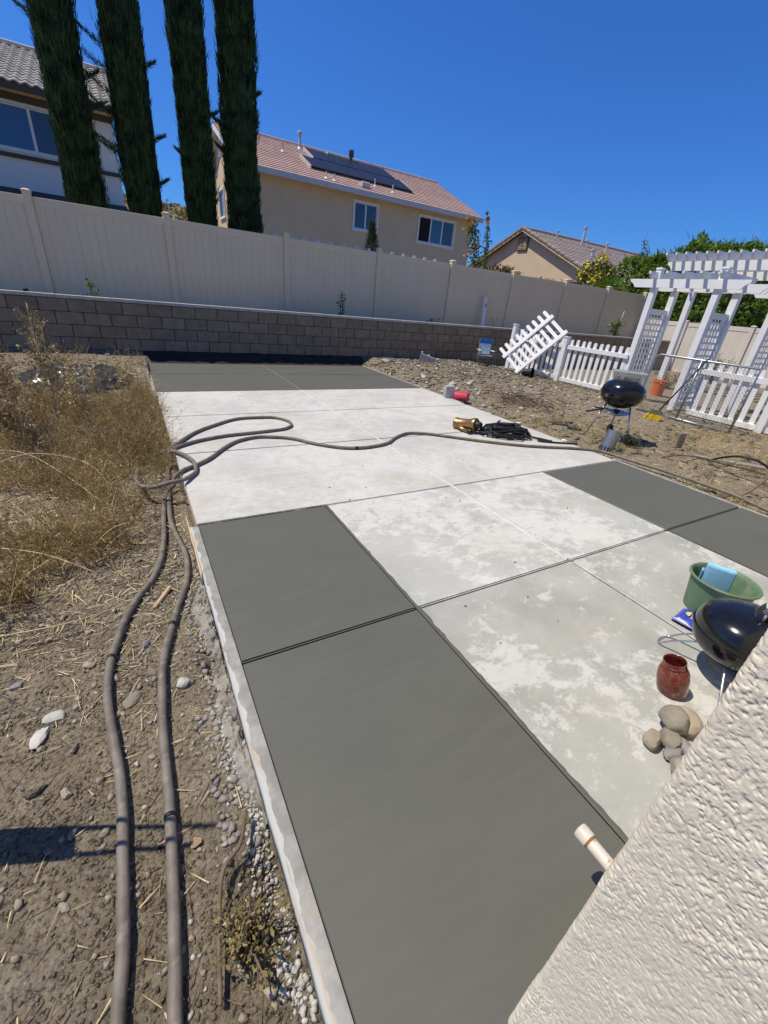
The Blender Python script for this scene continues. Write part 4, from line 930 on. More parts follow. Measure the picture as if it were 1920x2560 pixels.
# ------------------------------------------------------------------ hoses
HA = [(5.6, -.3), (4.95, .5), (4.84, 1.1), (4.94, 1.45), (4.95, 1.78), (4.93, 2.11), (4.85, 2.55), (4.77, 2.86), (4.52, 3.04), (3.95, 3.28), (3.5, 3.57), (3.18, 3.83), (2.95, 4.01), (2.73, 4.07), (2.49, 3.95), (2.29, 3.79), (2.01, 3.72), (1.76, 3.76), (1.52, 3.95), (1.35, 4.17), (1.18, 4.27), (.99, 4.31), (.78, 4.22), (.62, 4.04), (.46, 3.8), (.34, 3.67), (.22, 3.57)]
HAz = [.0, .0, .01, .01, .01, .01, .012, .014] + [.018] * 19
HE = [(.12, 3.44, -.0), (.05, 3.33, -.06), (.01, 2.99, -.085), (-.01, 2.69, -.085), (-.04, 2.46, -.085), (-.08, 2.29, -.085), (-.13, 2.17, -.085), (-.18, 2.08, -.085), (-.22, 1.98, -.085), (-.25, 1.88, -.085), (-.27, 1.78, -.085), (-.29, 1.68, -.085), (-.30, 1.56, -.085), (-.30, 1.47, -.085), (-.29, 1.36, -.085), (-.275, 1.25, -.085), (-.262, 1.15, -.085), (-.253, 1.05, -.085), (-.25, .95, -.085), (-.25, .84, -.085), (-.25, .73, -.085), (-.25, .64, -.085), (-.255, .57, -.085), (-.262, .50, -.085), (-.28, .2, -.085), (-.3, -.6, -.085), (-.3, -1.5, -.085)]
def settle(P):
    P = np.array(P, float); z = ht(P[:, 0], P[:, 1]) + .016; out = P.copy()
    m = (P[:, 0] < .13); out[:, 2] = np.where(m, np.maximum(P[:, 2] * .4 + z * .6, z), P[:, 2]); return out
RH = .0165
P1 = spline([(x, y, z) for (x, y), z in zip(HA, HAz)] + HE, 7); P1 = settle(P1)
T(MB().tube(P1, RH, 12).build('concrete_hose', 'rubber_hose', smooth=True), 'brown rubber hose crossing the patio and becoming the left strand on the dirt', 'hose')
HB = [(-.12, 3.78, -.03), (-.13, 3.58, -.02), (-.12, 3.4, .0), (-.08, 3.3, .02), (-.01, 3.25, .03), (.08, 3.26, .045), (.18, 3.31, .035), (.25, 3.41, .022), (.30, 3.51, .020), (.31, 3.67, .036), (.27, 3.86, .030), (.19, 4.03, .024), (.10, 4.17, -.01), (.06, 4.24, -.04), (.12, 4.14, -.01), (.19, 4.19, .02), (.42, 4.58, .018), (.67, 4.84, .018), (.93, 5.04, .018), (1.18, 5.07, .018), (1.39, 5.03, .018), (1.5, 4.86, .018), (1.49, 4.68, .018), (1.39, 4.56, .018), (1.24, 4.51, .018), (.93, 4.46, .018), (.69, 4.42, .018), (.43, 4.32, .018), (.22, 4.17, .019)]
HD = [(.14, 4.07, .0), (.11, 3.9, -.06), (.10, 3.75, -.085), (.07, 3.32, -.085), (.055, 3.09, -.085), (.05, 2.87, -.085), (.07, 2.63, -.085), (.09, 2.47, -.085), (.09, 2.33, -.085), (.07, 2.17, -.085), (.03, 2.02, -.085), (-.01, 1.9, -.085), (-.05, 1.75, -.085), (-.08, 1.64, -.085), (-.10, 1.53, -.085), (-.11, 1.4, -.085), (-.118, 1.28, -.085), (-.12, 1.17, -.085), (-.12, 1.07, -.085), (-.12, .98, -.085), (-.122, .91, -.085), (-.125, .81, -.085), (-.13, .73, -.085), (-.133, .65, -.085), (-.138, .58, -.085), (-.142, .52, -.085), (-.15, .44, -.085), (-.17, .1, -.085), (-.2, -.8, -.085), (-.2, -1.5, -.085)]
P2 = np.vstack([spline(HB, 7)[:-1], settle(spline([HB[-1]] + HD, 7))])
T(MB().tube(P2, RH, 12).build('concrete_hose', 'rubber_hose', smooth=True), 'brown rubber hose looping at the patio edge and becoming the right strand on the dirt', 'hose')

hoses = [o for o in bpy.data.objects if o.name.startswith('concrete_hose')]
for ho, Ph, ids in ((hoses[0], P1, (.31, .715)), (hoses[1], P2, (.70, .845))):
    for f_ in ids:
        i = int(f_ * (len(Ph) - 1)); MB().tube(Ph[i:i + 2] if np.linalg.norm(Ph[i + 1] - Ph[i]) > .012 else Ph[i:i + 3], RH + .0016, 12).build('clamp_band', 'plastic_black', ho, smooth=True)
# ------------------------------------------------------------------ pump and black cord
pm = E('water_pump', (3.62, 4.05, 0), 'bronze cylindrical pump lying on the patio beside the black cord heap', 'pump'); pm.rotation_euler = (0, 0, R_(-70))
Mx = Matrix.Translation((0, 0, .085)) @ Matrix.Rotation(R_(80), 4, 'Y')
MB().lathe([(0, -.17), (.060, -.17), (.078, -.165), (.082, -.15), (.078, -.135), (.072, -.12), (.070, .05), (.080, .07), (.085, .10), (.088, .13), (.084, .14), (.0, .14)], 36, Mx).build('body', 'bronze', pm, autos=True)
MB().lathe([(.072, -.10), (.075, -.098), (.075, -.09), (.072, -.088)], 36, Mx).build('band', 'bronze', pm, autos=True)
MB().lathe([(0, .14), (.05, .142), (.045, .19), (.03, .21), (0, .21)], 24, Mx).build('motor_end', 'plastic_black', pm, autos=True)
MB().tube([(-.10, -.06, .06), (-.02, -.09, .04), (.10, -.10, .028)], .022, 12).build('outlet', 'bronze', pm, smooth=True)
MB().lathe([(0, -.02), (.03, -.02), (.033, 0), (.03, .02), (0, .02)], 18, Matrix.Translation((.11, -.10, .033)) @ Matrix.Rotation(R_(90), 4, 'Y')).build('fitting', 'plastic_black', pm, autos=True)
r = random.Random(5); pts = [(3.73, 3.92, .07), (3.80, 3.86, .04)]
for k in range(95):
    a = k * .93 + r.uniform(-.35, .35); el = r.uniform(.10, .36); pts.append((4.05 + el * 1.0 * math.cos(a) + r.uniform(-.04, .04), 3.77 + el * .8 * math.sin(a) + r.uniform(-.04, .04), .013 + .15 * (k / 95) * (1 - (el / .40) ** 2) + r.uniform(0, .025)))
pts += [(4.28, 3.58, .03), (4.40, 3.46, .013), (4.46, 3.36, .012), (4.32, 3.44, .012), (4.30, 3.40, .013), (4.48, 3.30, .012), (4.62, 3.24, .012), (4.74, 3.19, .012)]
T(MB().tube(spline(pts, 6), .0115, 8).build('power_cord', 'cord_black', smooth=True), 'tangled heap of black cord on the patio beside the bronze pump', 'cord')
for k, (x, y, z) in enumerate(((3.97, 3.63, .03), (4.12, 3.70, .07))):
    pass
# ------------------------------------------------------------------ things on the right-hand dirt
def hh(x, y): return float(ht(x, y))
rp_ = E('plastic_pot', (4.86, 5.70, hh(4.86, 5.70) + .095), 'red plastic pot lying on its side by the rough concrete block', 'pot'); rp_.rotation_euler = (0, 0, R_(-55))
Mx = Matrix.Rotation(R_(86), 4, 'Y')
MB().lathe([(.098, -.11), (.102, -.11), (.100, -.09), (.095, .10), (.090, .112), (.085, .108)], 36, Mx).build('shell', 'red_plastic', rp_, autos=True)
MB().lathe([(0, .100), (.086, .100), (.088, .105), (.0, .106)], 36, Mx).build('base', 'red_dark', rp_, autos=True)
MB().lathe([(0, .1065), (.014, .1065), (.014, .110), (0, .111)], 16, Mx).build('drain_plug', 'red_plastic', rp_, autos=True)
def rough_block(loc, sc, rotz, label, seed, m='rubble', hollow=False, rx=0):
    bm = bmesh.new(); bmesh.ops.create_cube(bm, size=1); bmesh.ops.subdivide_edges(bm, edges=bm.edges, cuts=14, use_grid_fill=True)
    for vv in bm.verts:
        p = vv.co.copy(); n = float(fbm(p.x * 6 + seed, p.y * 6 + p.z * 5, 4, seed, .65)) - .5
        d = p.normalized(); vv.co = p + d * n * (.16 if abs(p.y) > .45 or abs(p.x) > .45 else .05)
    me = bpy.data.meshes.new('concrete_block'); bm.to_mesh(me); bm.free(); me.materials.append(MATS[m])
    o = bpy.data.objects.new('concrete_block', me); COL.objects.link(o); o.location = loc; o.scale = sc; o.rotation_euler = (rx, 0, rotz); return T(o, label, 'block')
rough_block((4.70, 5.86, hh(4.76, 5.86) + .12), (.16, .11, .26), R_(-20), 'rough split-faced concrete block standing beside the red pot', 3)
cbk = E('cinder_block', (6.36, 9.0, hh(6.36, 9.0) + .005), 'broken grey cinder block tilted on the dirt mound near the wall', 'block'); cbk.rotation_euler = (R_(8), R_(14), R_(-38))
b = MB(); b.box(-.2, .2, -.10, -.065, 0, .17); b.box(-.2, .2, .065, .10, 0, .11); b.box(-.2, -.165, -.0645, .0645, 0, .19); b.box(-.02, .015, -.0645, .0645, 0, .17); b.box(.165, .2, -.0645, .0645, 0, .08); b.build('shell', 'rubble', cbk, bevel=.006)
rock('concrete_chunk', (5.62, 6.95, hh(5.62, 6.95) + .02), (.12, .07, .04), 'rubble', 'flat pale concrete chunk half buried right of the back patio corner', 'rubble', 21, .4)
rock('concrete_chunk', (5.05, 8.75, hh(5.05, 8.75) + .03), (.13, .08, .05), 'rubble', 'pale chunk on top of the dirt bank at the back patio corner', 'rubble', 22, .2)
rock('concrete_chunk', (6.0, 6.85, hh(6.0, 6.85) + .02), (.10, .06, .045), 'rubble', 'small pale chunk on the dirt right of the flat chunk', 'rubble', 23, .9)
rock('concrete_chunk', (5.30, 7.55, hh(5.3, 7.55) + .012), (.09, .05, .03), 'rubble', 'small grey chunk on the bank slope behind the red pot', 'rubble', 24, .9)
# folding chair
cx, cy = 7.93, 8.66; cz = hh(cx, cy)
fc = E('camp_chair', (cx, cy, cz), 'small blue folding camp chair standing on dirt by the block wall', 'chair'); fc.rotation_euler = (0, 0, R_(-28)); fc.scale = (.92, .92, .92)
w_, d_ = .19, .17
for sx in (-1, 1):
    MB().tube([(sx * w_, -d_, 0), (sx * w_ * .95, -d_ * .9, .40)], .009, 8).build('leg', 'plastic_grey', fc, smooth=True)
    MB().tube([(sx * w_, d_, 0), (sx * w_ * .9, d_ * .95, .70)], .009, 8).build('leg', 'plastic_grey', fc, smooth=True)
    MB().tube([(sx * w_, -d_, .01), (sx * w_, d_, .30)], .007, 8).build('brace', 'plastic_grey', fc, smooth=True)
    MB().tube([(sx * w_, d_, .01), (sx * w_, -d_, .30)], .007, 8).build('brace', 'plastic_grey', fc, smooth=True)
    MB().box(sx * w_ - .03, sx * w_ + .03, -d_ - .04, d_, .405, .418).build('armrest', 'chair_pale', fc, bevel=.004)
MB().tube([(-w_, -d_, .01), (w_, -d_, .27)], .007, 8).build('brace', 'plastic_grey', fc, smooth=True); MB().tube([(w_, -d_, .01), (-w_, -d_, .27)], .007, 8).build('brace', 'plastic_grey', fc, smooth=True)
def sheet(pts, nu, nv, th, name, m, par):
    """bilinear cloth with sag, pts: 4 corners"""
    A, B, C_, D_ = [np.array(p, float) for p in pts]; uu, vv = np.meshgrid(np.linspace(0, 1, nu), np.linspace(0, 1, nv))
    P = (A * ((1 - uu) * (1 - vv))[..., None] + B * (uu * (1 - vv))[..., None] + C_ * (uu * vv)[..., None] + D_ * ((1 - uu) * vv)[..., None])
    nr = np.cross(B - A, D_ - A); nr /= np.linalg.norm(nr); P = P - nr * (th * np.sin(math.pi * uu) * np.sin(math.pi * vv))[..., None]
    i = np.arange(nu * nv).reshape(nv, nu); F = np.stack([i[:-1, :-1], i[:-1, 1:], i[1:, 1:], i[1:, :-1]], -1).reshape(-1, 4)
    Pf = P.reshape(-1, 3); V, F = cat2((Pf, F), (Pf - nr * .004, F[:, ::-1])); return fastmesh(name, V, F, m, par, True)
sheet([(-w_, -d_, .29), (w_, -d_, .29), (w_, d_, .27), (-w_, d_, .27)], 8, 8, .03, 'seat', 'chair_pale', fc)
sheet([(-w_ * .92, d_, .30), (w_ * .92, d_, .30), (w_ * .9, d_ * .95, .58), (-w_ * .9, d_ * .95, .58)], 8, 8, -.02, 'backrest', 'chair_pale', fc)
sheet([(-w_ * .95, d_ * .93, .575), (w_ * .95, d_ * .93, .575), (w_ * .95, d_ * .93, .705), (-w_ * .95, d_ * .93, .705)], 8, 4, -.01, 'head_band', 'chair_blue', fc)
npot = E('nursery_pot', (8.40, 7.55, hh(8.40, 7.55) + .10), 'black plastic nursery pot lying under the fallen picket panel', 'pot'); npot.rotation_euler = (0, 0, R_(-70))
MB().lathe([(.085, -.12), (.11, .12), (.115, .12), (.115, .10), (.120, .10), (.120, .125), (.105, .125), (.08, -.11), (0, -.11), (0, -.12)], 30, Matrix.Rotation(R_(84), 4, 'Y')).build('pot', 'plastic_black', npot, autos=True)
for k, (x, y, sx, sy, rz_, lab) in enumerate(((5.50, 4.10, .20, .09, -.5, 'larger black slate piece lying on the dirt left of the kettle grill'), (5.52, 3.83, .13, .075, -.35, 'smaller black slate piece nearer the kettle grill'), (5.75, 4.16, .11, .06, -.7, 'thin black slate piece behind the larger slate piece'))):
    b = MB(); rr = random.Random(k + 3); poly = [(sx * rr.uniform(.8, 1.05) * math.cos(a) , sy * rr.uniform(.85, 1.1) * math.sin(a)) for a in np.linspace(0, 2 * math.pi, 9)[:-1]]
    b.prism(poly, lambda a, c, t: (a, c, t), 0, .012); o = b.build('slate_piece', 'slate'); o.location = (x, y, hh(x, y) + .012); o.rotation_euler = (rr.uniform(-.1, .1), rr.uniform(-.1, .1), rz_); T(o, lab, 'slate')
# broom
br = E('push_broom', (7.62, 3.86, hh(7.62, 3.86)), 'broom with yellow bristles and dark handle leaning on the chain-link gate', 'broom')
base = np.array((.02, -.01, .13)); tip = np.array((.50, -.22, 1.03)); dv = (tip - base) / np.linalg.norm(tip - base)
MB().tube([base, tip], .012, 10).build('handle', 'plastic_black', br, smooth=True)
sd = np.array((.12, -.99, 0)); sd /= np.linalg.norm(sd); nn = np.cross(sd, dv)
b = MB(); b.add([tuple(base + sd * sx * a + nn * sy * .022 + dv * t) for t, a in ((-.05, .12), (.03, .05)) for sx, sy in ((-1, -1), (1, -1), (1, 1), (-1, 1))], [(3, 2, 1, 0), (4, 5, 6, 7)] + [(i, (i + 1) % 4, 4 + (i + 1) % 4, 4 + i) for i in range(4)]); b.build('head', 'plastic_black', br, bevel=.006)
n = 420; a = rng.uniform(-.115, .115, n); c = rng.uniform(-.018, .018, n); root = base + sd * a[:, None] + nn * c[:, None] - dv * .045
dd = -dv + sd * (a * 1.6)[:, None] + rng.normal(size=(n, 3)) * .05; V, F = blades(root, dd, rng.uniform(.11, .14, n), .006, 0, 1, 5); fastmesh('bristles', V, F, 'bristle_yellow', br)
ob = E('bucket', (11.0, 5.74, -.075), 'orange plastic bucket standing on the dirt beyond the arbor', 'bucket')
MB().lathe([(0, 0), (.125, 0), (.13, .005), (.148, .33), (.158, .33), (.160, .345), (.158, .37), (.150, .372), (.146, .33), (.126, .01), (0, .01)], 36).build('shell', 'orange_plastic', ob, autos=True)
MB().tube([(.158 * math.cos(a), .158 * math.sin(a) , .335 - .03 * math.sin(a) ** 2) for a in np.linspace(-2.6, .5, 14)], .004, 6).build('handle', 'steel_leg', ob, smooth=True)
for (x, y, c, lab, m) in ((10.6, 4.85, .02, 'pale blue plastic toy half hidden behind the front arbor post', 'chair_pale'), (12.75, 5.95, 0, 'dark crate on the ground beyond the orange bucket', 'plastic_black')):
    o = E('toy' if 'toy' in lab else 'crate', (x, y, -.09), lab, 'toy' if 'toy' in lab else 'crate'); o.rotation_euler = (0, 0, .4)
    tray(.13, .10, .16, .13, .22, .012).build('body', m, o); MB().box(-.165, .165, -.135, .135, .222, .236).build('rim', m, o, bevel=.004)
wp = E('fence_rail', (9.76, 11.02, .80), 'white plastic fence rail stub leaning on the tan vinyl fence', 'rail'); wp.rotation_euler = (R_(-9), R_(4), R_(0))
MB().box(-.065, .065, -.02, .02, 0, 1.02).build('rail_body', 'trim_white', wp, bevel=.006); MB().box(.015, .05, -.0225, -.0195, .72, .84).build('slot', 'interior_dark', wp)
# bent black pipes, roots and old timbers at right
def wig(pts, r, m, name, label, cat, n=7): return T(MB().tube(spline(pts, n), r, 8).build(name, m, smooth=True), label, cat)
wig([(6.05, 2.25, .0), (5.95, 2.15, .06), (5.86, 2.02, .14), (5.82, 1.86, .20), (5.85, 1.70, .19), (5.92, 1.55, .10), (5.98, 1.42, -.02)], .013, 'cord_black', 'bent_pipe', 'bent black irrigation pipe arching out of the dirt at right', 'pipe')
wig([(5.55, 2.55, -.02), (5.60, 2.38, .06), (5.72, 2.2, .08), (5.88, 2.0, .05), (6.05, 1.85, .03), (6.2, 1.7, .0)], .010, 'twig', 'dry_root', 'brown root curving low behind the bent black pipe', 'root')
wig([(5.22, 1.52, -.04), (5.28, 1.48, .04), (5.38, 1.46, .13), (5.50, 1.44, .22)], .011, 'twig', 'dry_root', 'thick brown root stub leaning up near the right picture edge', 'root')
o = MB().box(-.6, .6, -.05, .05, 0, .05).build('old_timber', 'wood_old', bevel=.006); o.location = (6.45, 1.95, hh(6.45, 1.95)); o.rotation_euler = (0, 0, R_(-50)); T(o, 'weathered grey timber lying on the dirt at the far right', 'timber')
o = MB().box(-.04, .04, -.012, .012, -.05, .25).build('old_timber', 'wood_old', bevel=.004); o.location = (6.25, 2.72, hh(6.25, 2.72)); o.rotation_euler = (R_(10), R_(-6), R_(-40)); T(o, 'grey board end standing upright in the dirt beside the kettle grill', 'timber')
# brush pile
bp = E('brush_pile', (6.2, 5.55, hh(6.2, 5.55)), 'pile of thin dark twigs on the dirt behind the black slate pieces', 'twigs'); b = MB()
for k in range(70):
    r = random.Random(k); a = r.uniform(0, 6.28); c = np.array((r.gauss(0, .35), r.gauss(0, .33), .02)); L = r.uniform(.25, .75)
    d = np.array((math.cos(a), math.sin(a), r.uniform(-.05, .35))); q = np.array((r.gauss(0, .12), r.gauss(0, .12), r.uniform(0, .1)))
    b.tube(spline([c - d * L * .5 * (1, 1, 0), c + q * .5 + (0, 0, .04), c + d * L * .5], 4), r.uniform(.003, .008), 5)
b.build('twigs', 'twig', bp, smooth=True)
# made-up post and rods, added out of view to cast a shadow across the hoses
ps = E('shadow_caster_post', (-.74, 1.12, -.12), 'made-up post with two rods, added unseen at left to cast a shadow', 'post')
for (q0, q1) in (((0, .053, 0), (.097, .107, 1.42)), ((0, -.052, 0), (.081, .05, 1.32))): MB().tube([q0, q1], .008, 8).build('caster_rod', 'rust', ps, smooth=True)
V = [(x_, y_, 0) for x_, y_ in ((-.012, -.042), (.012, -.042), (.012, .045), (-.012, .045))] + [(x_ + .032, y_ + .046, .72) for x_, y_ in ((-.012, -.042), (.012, -.042), (.012, .045), (-.012, .045))]
MB().add(V, [(3, 2, 1, 0), (4, 5, 6, 7)] + [(i, (i + 1) % 4, 4 + (i + 1) % 4, 4 + i) for i in range(4)]).build('caster_post', 'wood_old', ps)
# black sheeting crumpled in the back left corner
n1 = 60; uu, vv = np.meshgrid(np.linspace(-1, 1, n1), np.linspace(-1, 1, n1)); X_ = -.75 + uu * .75; Y_ = 7.55 + vv * .75
edge = 1 - np.clip(np.hypot(uu, vv), 0, 1) ** 4; Z_ = ht(X_, Y_) + .012 + edge * (.30 * np.abs(fbm(uu * 2.6 + 4, vv * 2.6, 5, 8, .62) - .5) + .06)
idx = np.arange(n1 * n1).reshape(n1, n1); F = np.stack([idx[:-1, :-1], idx[:-1, 1:], idx[1:, 1:], idx[1:, :-1]], -1).reshape(-1, 4)
keep = np.hypot(uu, vv).ravel() + .25 * (fbm(uu.ravel() * 3, vv.ravel() * 3, 3, 4) - .5) < .95; F = F[keep[F].all(1)]
T(fastmesh('plastic_sheeting', np.stack([X_, Y_, Z_], -1).reshape(-1, 3), F, 'tarp_black', smooth=True), 'crumpled black plastic sheeting on the dirt at the back left corner', 'sheeting')
o = MB().tube(spline([(-1.05, 8.3, .02), (-.7, 8.1, .05), (-.35, 7.85, .045), (.0, 7.55, .02)], 5), .012, 6).build('dry_branch', 'straw', smooth=True); o.location.z = .05; T(o, 'long pale dry stick lying over the black plastic sheeting', 'stick')

# ------------------------------------------------------------------ planter plants, vines, hedge
def plant(name, loc, h, spread, nst, nleaf, lsize, m, label, cat='plant', group=None, seed=1, stem='twig', flower=None, lean=(0, 0)):
    r = np.random.default_rng(seed); root = E(name, loc, label, cat, group); b = MB(); Cs = []
    for k in range(nst):
        a = r.uniform(0, 6.28); t = r.uniform(.2, 1) * spread; tipp = np.array((math.cos(a) * t + lean[0], math.sin(a) * t + lean[1], h * r.uniform(.65, 1)))
        P = spline([(0, 0, -.03), tuple(tipp * (.35, .35, .5) + r.normal(size=3) * .02), tuple(tipp)], 4); b.tube(P, np.linspace(.008, .003, len(P)) * max(.6, min(2, h)), 5)
        q = r.uniform(.2, 1.0, nleaf) ** .7; i = (q * (len(P) - 1)).astype(int); Cs.append(P[i] + r.normal(size=(nleaf, 3)) * lsize * .75)
    b.build('stem', stem, root, smooth=True); C = np.concatenate(Cs); V, F = leaves(C, lsize, .3, seed); fastmesh('foliage', V, F, m, root)
    if flower:
        fm, cnt, fs = flower; j = r.integers(0, len(C), cnt); V, F = leaves(np.repeat(C[j], 5, 0) + r.normal(size=(cnt * 5, 3)) * fs * .4 + (0, 0, fs * .5), fs, 0, seed + 9, .8); fastmesh('flowers', V, F, fm, root)
    return root
plant('citrus_sapling', (-.45, 10.35, .80), .60, .16, 5, 9, .075, 'plant_leaf_light', 'small leafy plant in the planter, leftmost, with bright leaves', seed=11, lean=(-.05, 0))
plant('shrub_sapling', (4.6, 10.4, .80), .78, .10, 6, 26, .055, 'plant_leaf', 'dark upright sapling in the middle of the planter', seed=12)
plant('low_shrub', (7.42, 10.4, .80), .34, .22, 9, 12, .05, 'plant_leaf', 'low dark plant in the planter below the third fence panel', seed=13)
plant('thin_seedling', (9.62, 10.4, .80), .50, .16, 5, 6, .05, 'plant_leaf_light', 'wispy green seedling beside the white rail stub in the planter', seed=14)
vn_ = plant('staked_plant', (15.5, 10.3, .80), .92, .22, 7, 30, .10, 'plant_leaf_light', 'staked bushy plant in the planter behind the picket fence', seed=15)
MB().tube([(.05, 0, 0), (.16, 0, 1.05)], .012, 6).build('stake', 'wood_new', vn_, smooth=True)
plant('tiny_seedling', (1.75, 10.2, .82), .22, .10, 4, 5, .05, 'plant_leaf', 'tiny dark seedling poking over the wall cap', seed=16)
sp = E('sprinkler', (-1.47, 10.2, .82), 'small black sprinkler riser above the wall cap at far left', 'sprinkler'); MB().lathe([(.02, -.05), (.02, .16), (.045, .165), (.045, .22), (.03, .24), (0, .24)], 14).build('riser', 'plastic_black', sp, autos=True)
# young conifer behind the fence
yc = E('young_conifer', (6.3, 12.25, .7), 'small young conifer rising behind the fence under the middle window', 'tree'); MB().tube([(0, 0, 0), (0.0, 0, 1.6), (-.03, 0, 2.65)], [.03, .025, .006], 8).build('trunk', 'bark', yc, smooth=True)
n = 2600; t = rng.uniform(0.55, 1, n) ; rad = .34 * (1 - t) / .45 + .03; a = rng.uniform(0, 6.28, n); q = rng.uniform(.1, 1, n)
rt_ = np.stack([np.cos(a) * rad * q * .9 - .03 * t, np.sin(a) * rad * q * .9, 2.65 * t - .10 * q], 1); dd = np.stack([np.cos(a), np.sin(a), 1.1 + 0 * a], 1) + rng.normal(size=(n, 3)) * .25
V, F = blades(rt_, dd, rng.uniform(.06, .13, n), .014, .05, 1, 8); fastmesh('crown', V, F, 'conifer_leaf', yc)
# trumpet vine columns
for (x, y, h, sp_, seed, lab) in ((10.0, 12.0, 3.05, .20, 31, 'tall trumpet vine column with orange flowers beside the middle house'), (10.37, 12.05, 3.45, .07, 32, 'thin bare-stemmed vine shoot just right of the orange-flowered column')):
    r = np.random.default_rng(seed); root = E('trumpet_vine', (x, y, .72), lab, 'vine'); b = MB(); top = -.55 if seed == 31 else -.32
    P = spline([(0, 0, 0), (.02, 0, 1.2), (top * .4, 0, h * .75), (top, 0, h)], 8); b.tube(P, np.linspace(.025, .006, len(P)), 6); b.build('stem', 'twig', root, smooth=True)
    nl = 620 if seed == 31 else 240; q = r.uniform(.45, 1, nl); i = (q * (len(P) - 1)).astype(int); C = P[i] + r.normal(size=(nl, 3)) * (sp_ * (1.35 - q))[:, None] * (1, 1, 1.2)
    V, F = leaves(C, .095, .2, seed); fastmesh('foliage', V, F, 'plant_leaf_light', root)
    nf_ = 22 if seed == 31 else 4; j = r.integers(0, nl, nf_); j = j[q[j] > .6]; Cf = np.repeat(C[j] + (-.06, -.08, .04), 7, 0); V, F = leaves(Cf + r.normal(size=Cf.shape) * .045, .085, 0, seed + 1, .8); fastmesh('flowers', V, F, 'orange_flower', root)
def shrub(name, loc, rx, ry, rz_, nl, size, m, label, cat='shrub', seed=1, inner='trim_dark', flower=None, group=None, dry=None):
    r = np.random.default_rng(seed); root = E(name, loc, label, cat, group)
    MB().tube([(0, 0, -.6), (0, 0, rz_ * .8)], [.06, .03], 7).build('trunk', 'bark', root, smooth=True)
    d = r.normal(size=(nl, 3)); d /= np.linalg.norm(d, axis=1)[:, None]; k = .62 + .55 * fbm(d[:, 0] * 3.3 + seed, d[:, 1] * 3.3 + d[:, 2] * 2.7, 4, seed); q = r.uniform(.35, 1, nl) ** .5
    C = d * (k * q)[:, None] * (rx, ry, rz_) + (0, 0, rz_ * .8); C = C[C[:, 2] > -.5]
    V, F = leaves(C, size, .15, seed); fastmesh('crown', V, F, m, root)
    if dry:
        j = r.integers(0, len(C), dry); V, F = leaves(C[j] * 1.05, size * 1.1, .5, seed + 5, .3); fastmesh('dry_sprays', V, F, 'vine_dry', root)
    if flower:
        fm, cnt, fs = flower; j = r.integers(0, len(C), cnt); j = j[C[j, 2] > rz_ * .6]; V, F = leaves(np.repeat(C[j] * 1.06, 6, 0) + r.normal(size=(len(j) * 6, 3)) * fs * .5, fs, 0, seed + 9, .8); fastmesh('flowers', V, F, fm, root)
    return root
shrub('vine_shrub', (11.4, 12.3, 1.75), 1.15, .5, .62, 2600, .10, 'vine_leaf', 'loose half-dry vine shrub over the fence below the gable, left part', seed=41, flower=('orange_flower', 26, .07), dry=900)
shrub('vine_shrub', (13.4, 12.4, 1.75), 1.3, .5, .52, 2600, .10, 'vine_leaf', 'low twiggy vine shrub over the fence below the gable, middle part', seed=42, dry=1100)
shrub('vine_shrub', (15.5, 12.5, 1.75), 1.3, .55, .58, 3000, .10, 'vine_leaf', 'green vine shrub with pale blue flowers spilling over the fence end', seed=43, flower=('pale_flower', 75, .05), dry=250)
shrub('vine_shrub', (17.6, 12.6, 1.7), 1.3, .7, .85, 4200, .10, 'hedge_leaf', 'dense green shrub with pale flowers beside the arbor top', seed=44, flower=('pale_flower', 45, .05))
shrub('flowering_shrub', (17.9, 13.4, 1.9), 1.15, .8, 1.15, 3600, .11, 'vine_leaf', 'tall shrub with yellow trumpet flowers left of the arbor', seed=45, flower=('yellow_flower', 85, .13))
wt = plant('young_tree', (19.6, 12.9, .5), 4.7, .55, 9, 85, .11, 'conifer_leaf', 'wispy young tree poking above the left end of the hedge', 'tree', seed=46, stem='bark')
# big hedge behind the side fence
hg = E('hedge', (20.3, 7.5, 0), 'tall dense green hedge behind the sunlit side fence', 'hedge')
MB().box(-.75, .9, -9.5, 5.2, 0, 4.05).build('inner_branches', 'bark', hg)
n = 30000; yv = rng.uniform(-10, 6.0, n); s_ = rng.uniform(0, 1, n); prof = (fbm(yv * .9, yv * 0 + 2, 4, 6) - .5)
zt_ = 4.25 + .95 * prof; front = s_ < .62
zf = rng.uniform(.15, 1, n) ** .75 * zt_; bul = fbm(yv * 1.7, zf * 1.7, 4, 12) - .5
xf = np.where(front, -1.05 - .9 * bul + rng.exponential(.16, n) - .35 * np.sin(np.clip(zf / zt_, 0, 1) * math.pi) , rng.uniform(-1.0, 1.0, n)); zf = np.where(front, zf, zt_ + .5 * (fbm(yv * 2.1, xf * 2.1, 3, 15) - .5) - rng.exponential(.12, n))
C = np.stack([xf, yv, zf], 1); V, F = leaves(C, .17, .1, 22, .5); fastmesh('foliage', V, F, 'hedge_leaf', hg)
n = 500; yv = rng.uniform(-10, 6, n); V, F = blades(np.stack([rng.uniform(-1.4, .6, n), yv, 4.2 + .9 * (fbm(yv * .9, yv * 0 + 2, 4, 6) - .5)], 1), rng.normal(size=(n, 3)) * (.4, .4, .2) + (0, 0, 1), rng.uniform(.2, .5, n), .05, .2, 2, 4); fastmesh('shoots', V, F, 'hedge_leaf', hg)
plant('scrubby_bush', (16.4, 7.0, -.1), 1.05, .50, 16, 60, .05, 'conifer_leaf', 'olive scrubby bush in front of the sunlit side fence', 'shrub', seed=48)
plant('dry_bush', (13.0, 6.6, -.1), .55, .6, 22, 22, .05, 'dry_weed', 'dry brown bush on the ground beyond the arbor lattice', 'shrub', seed=49)

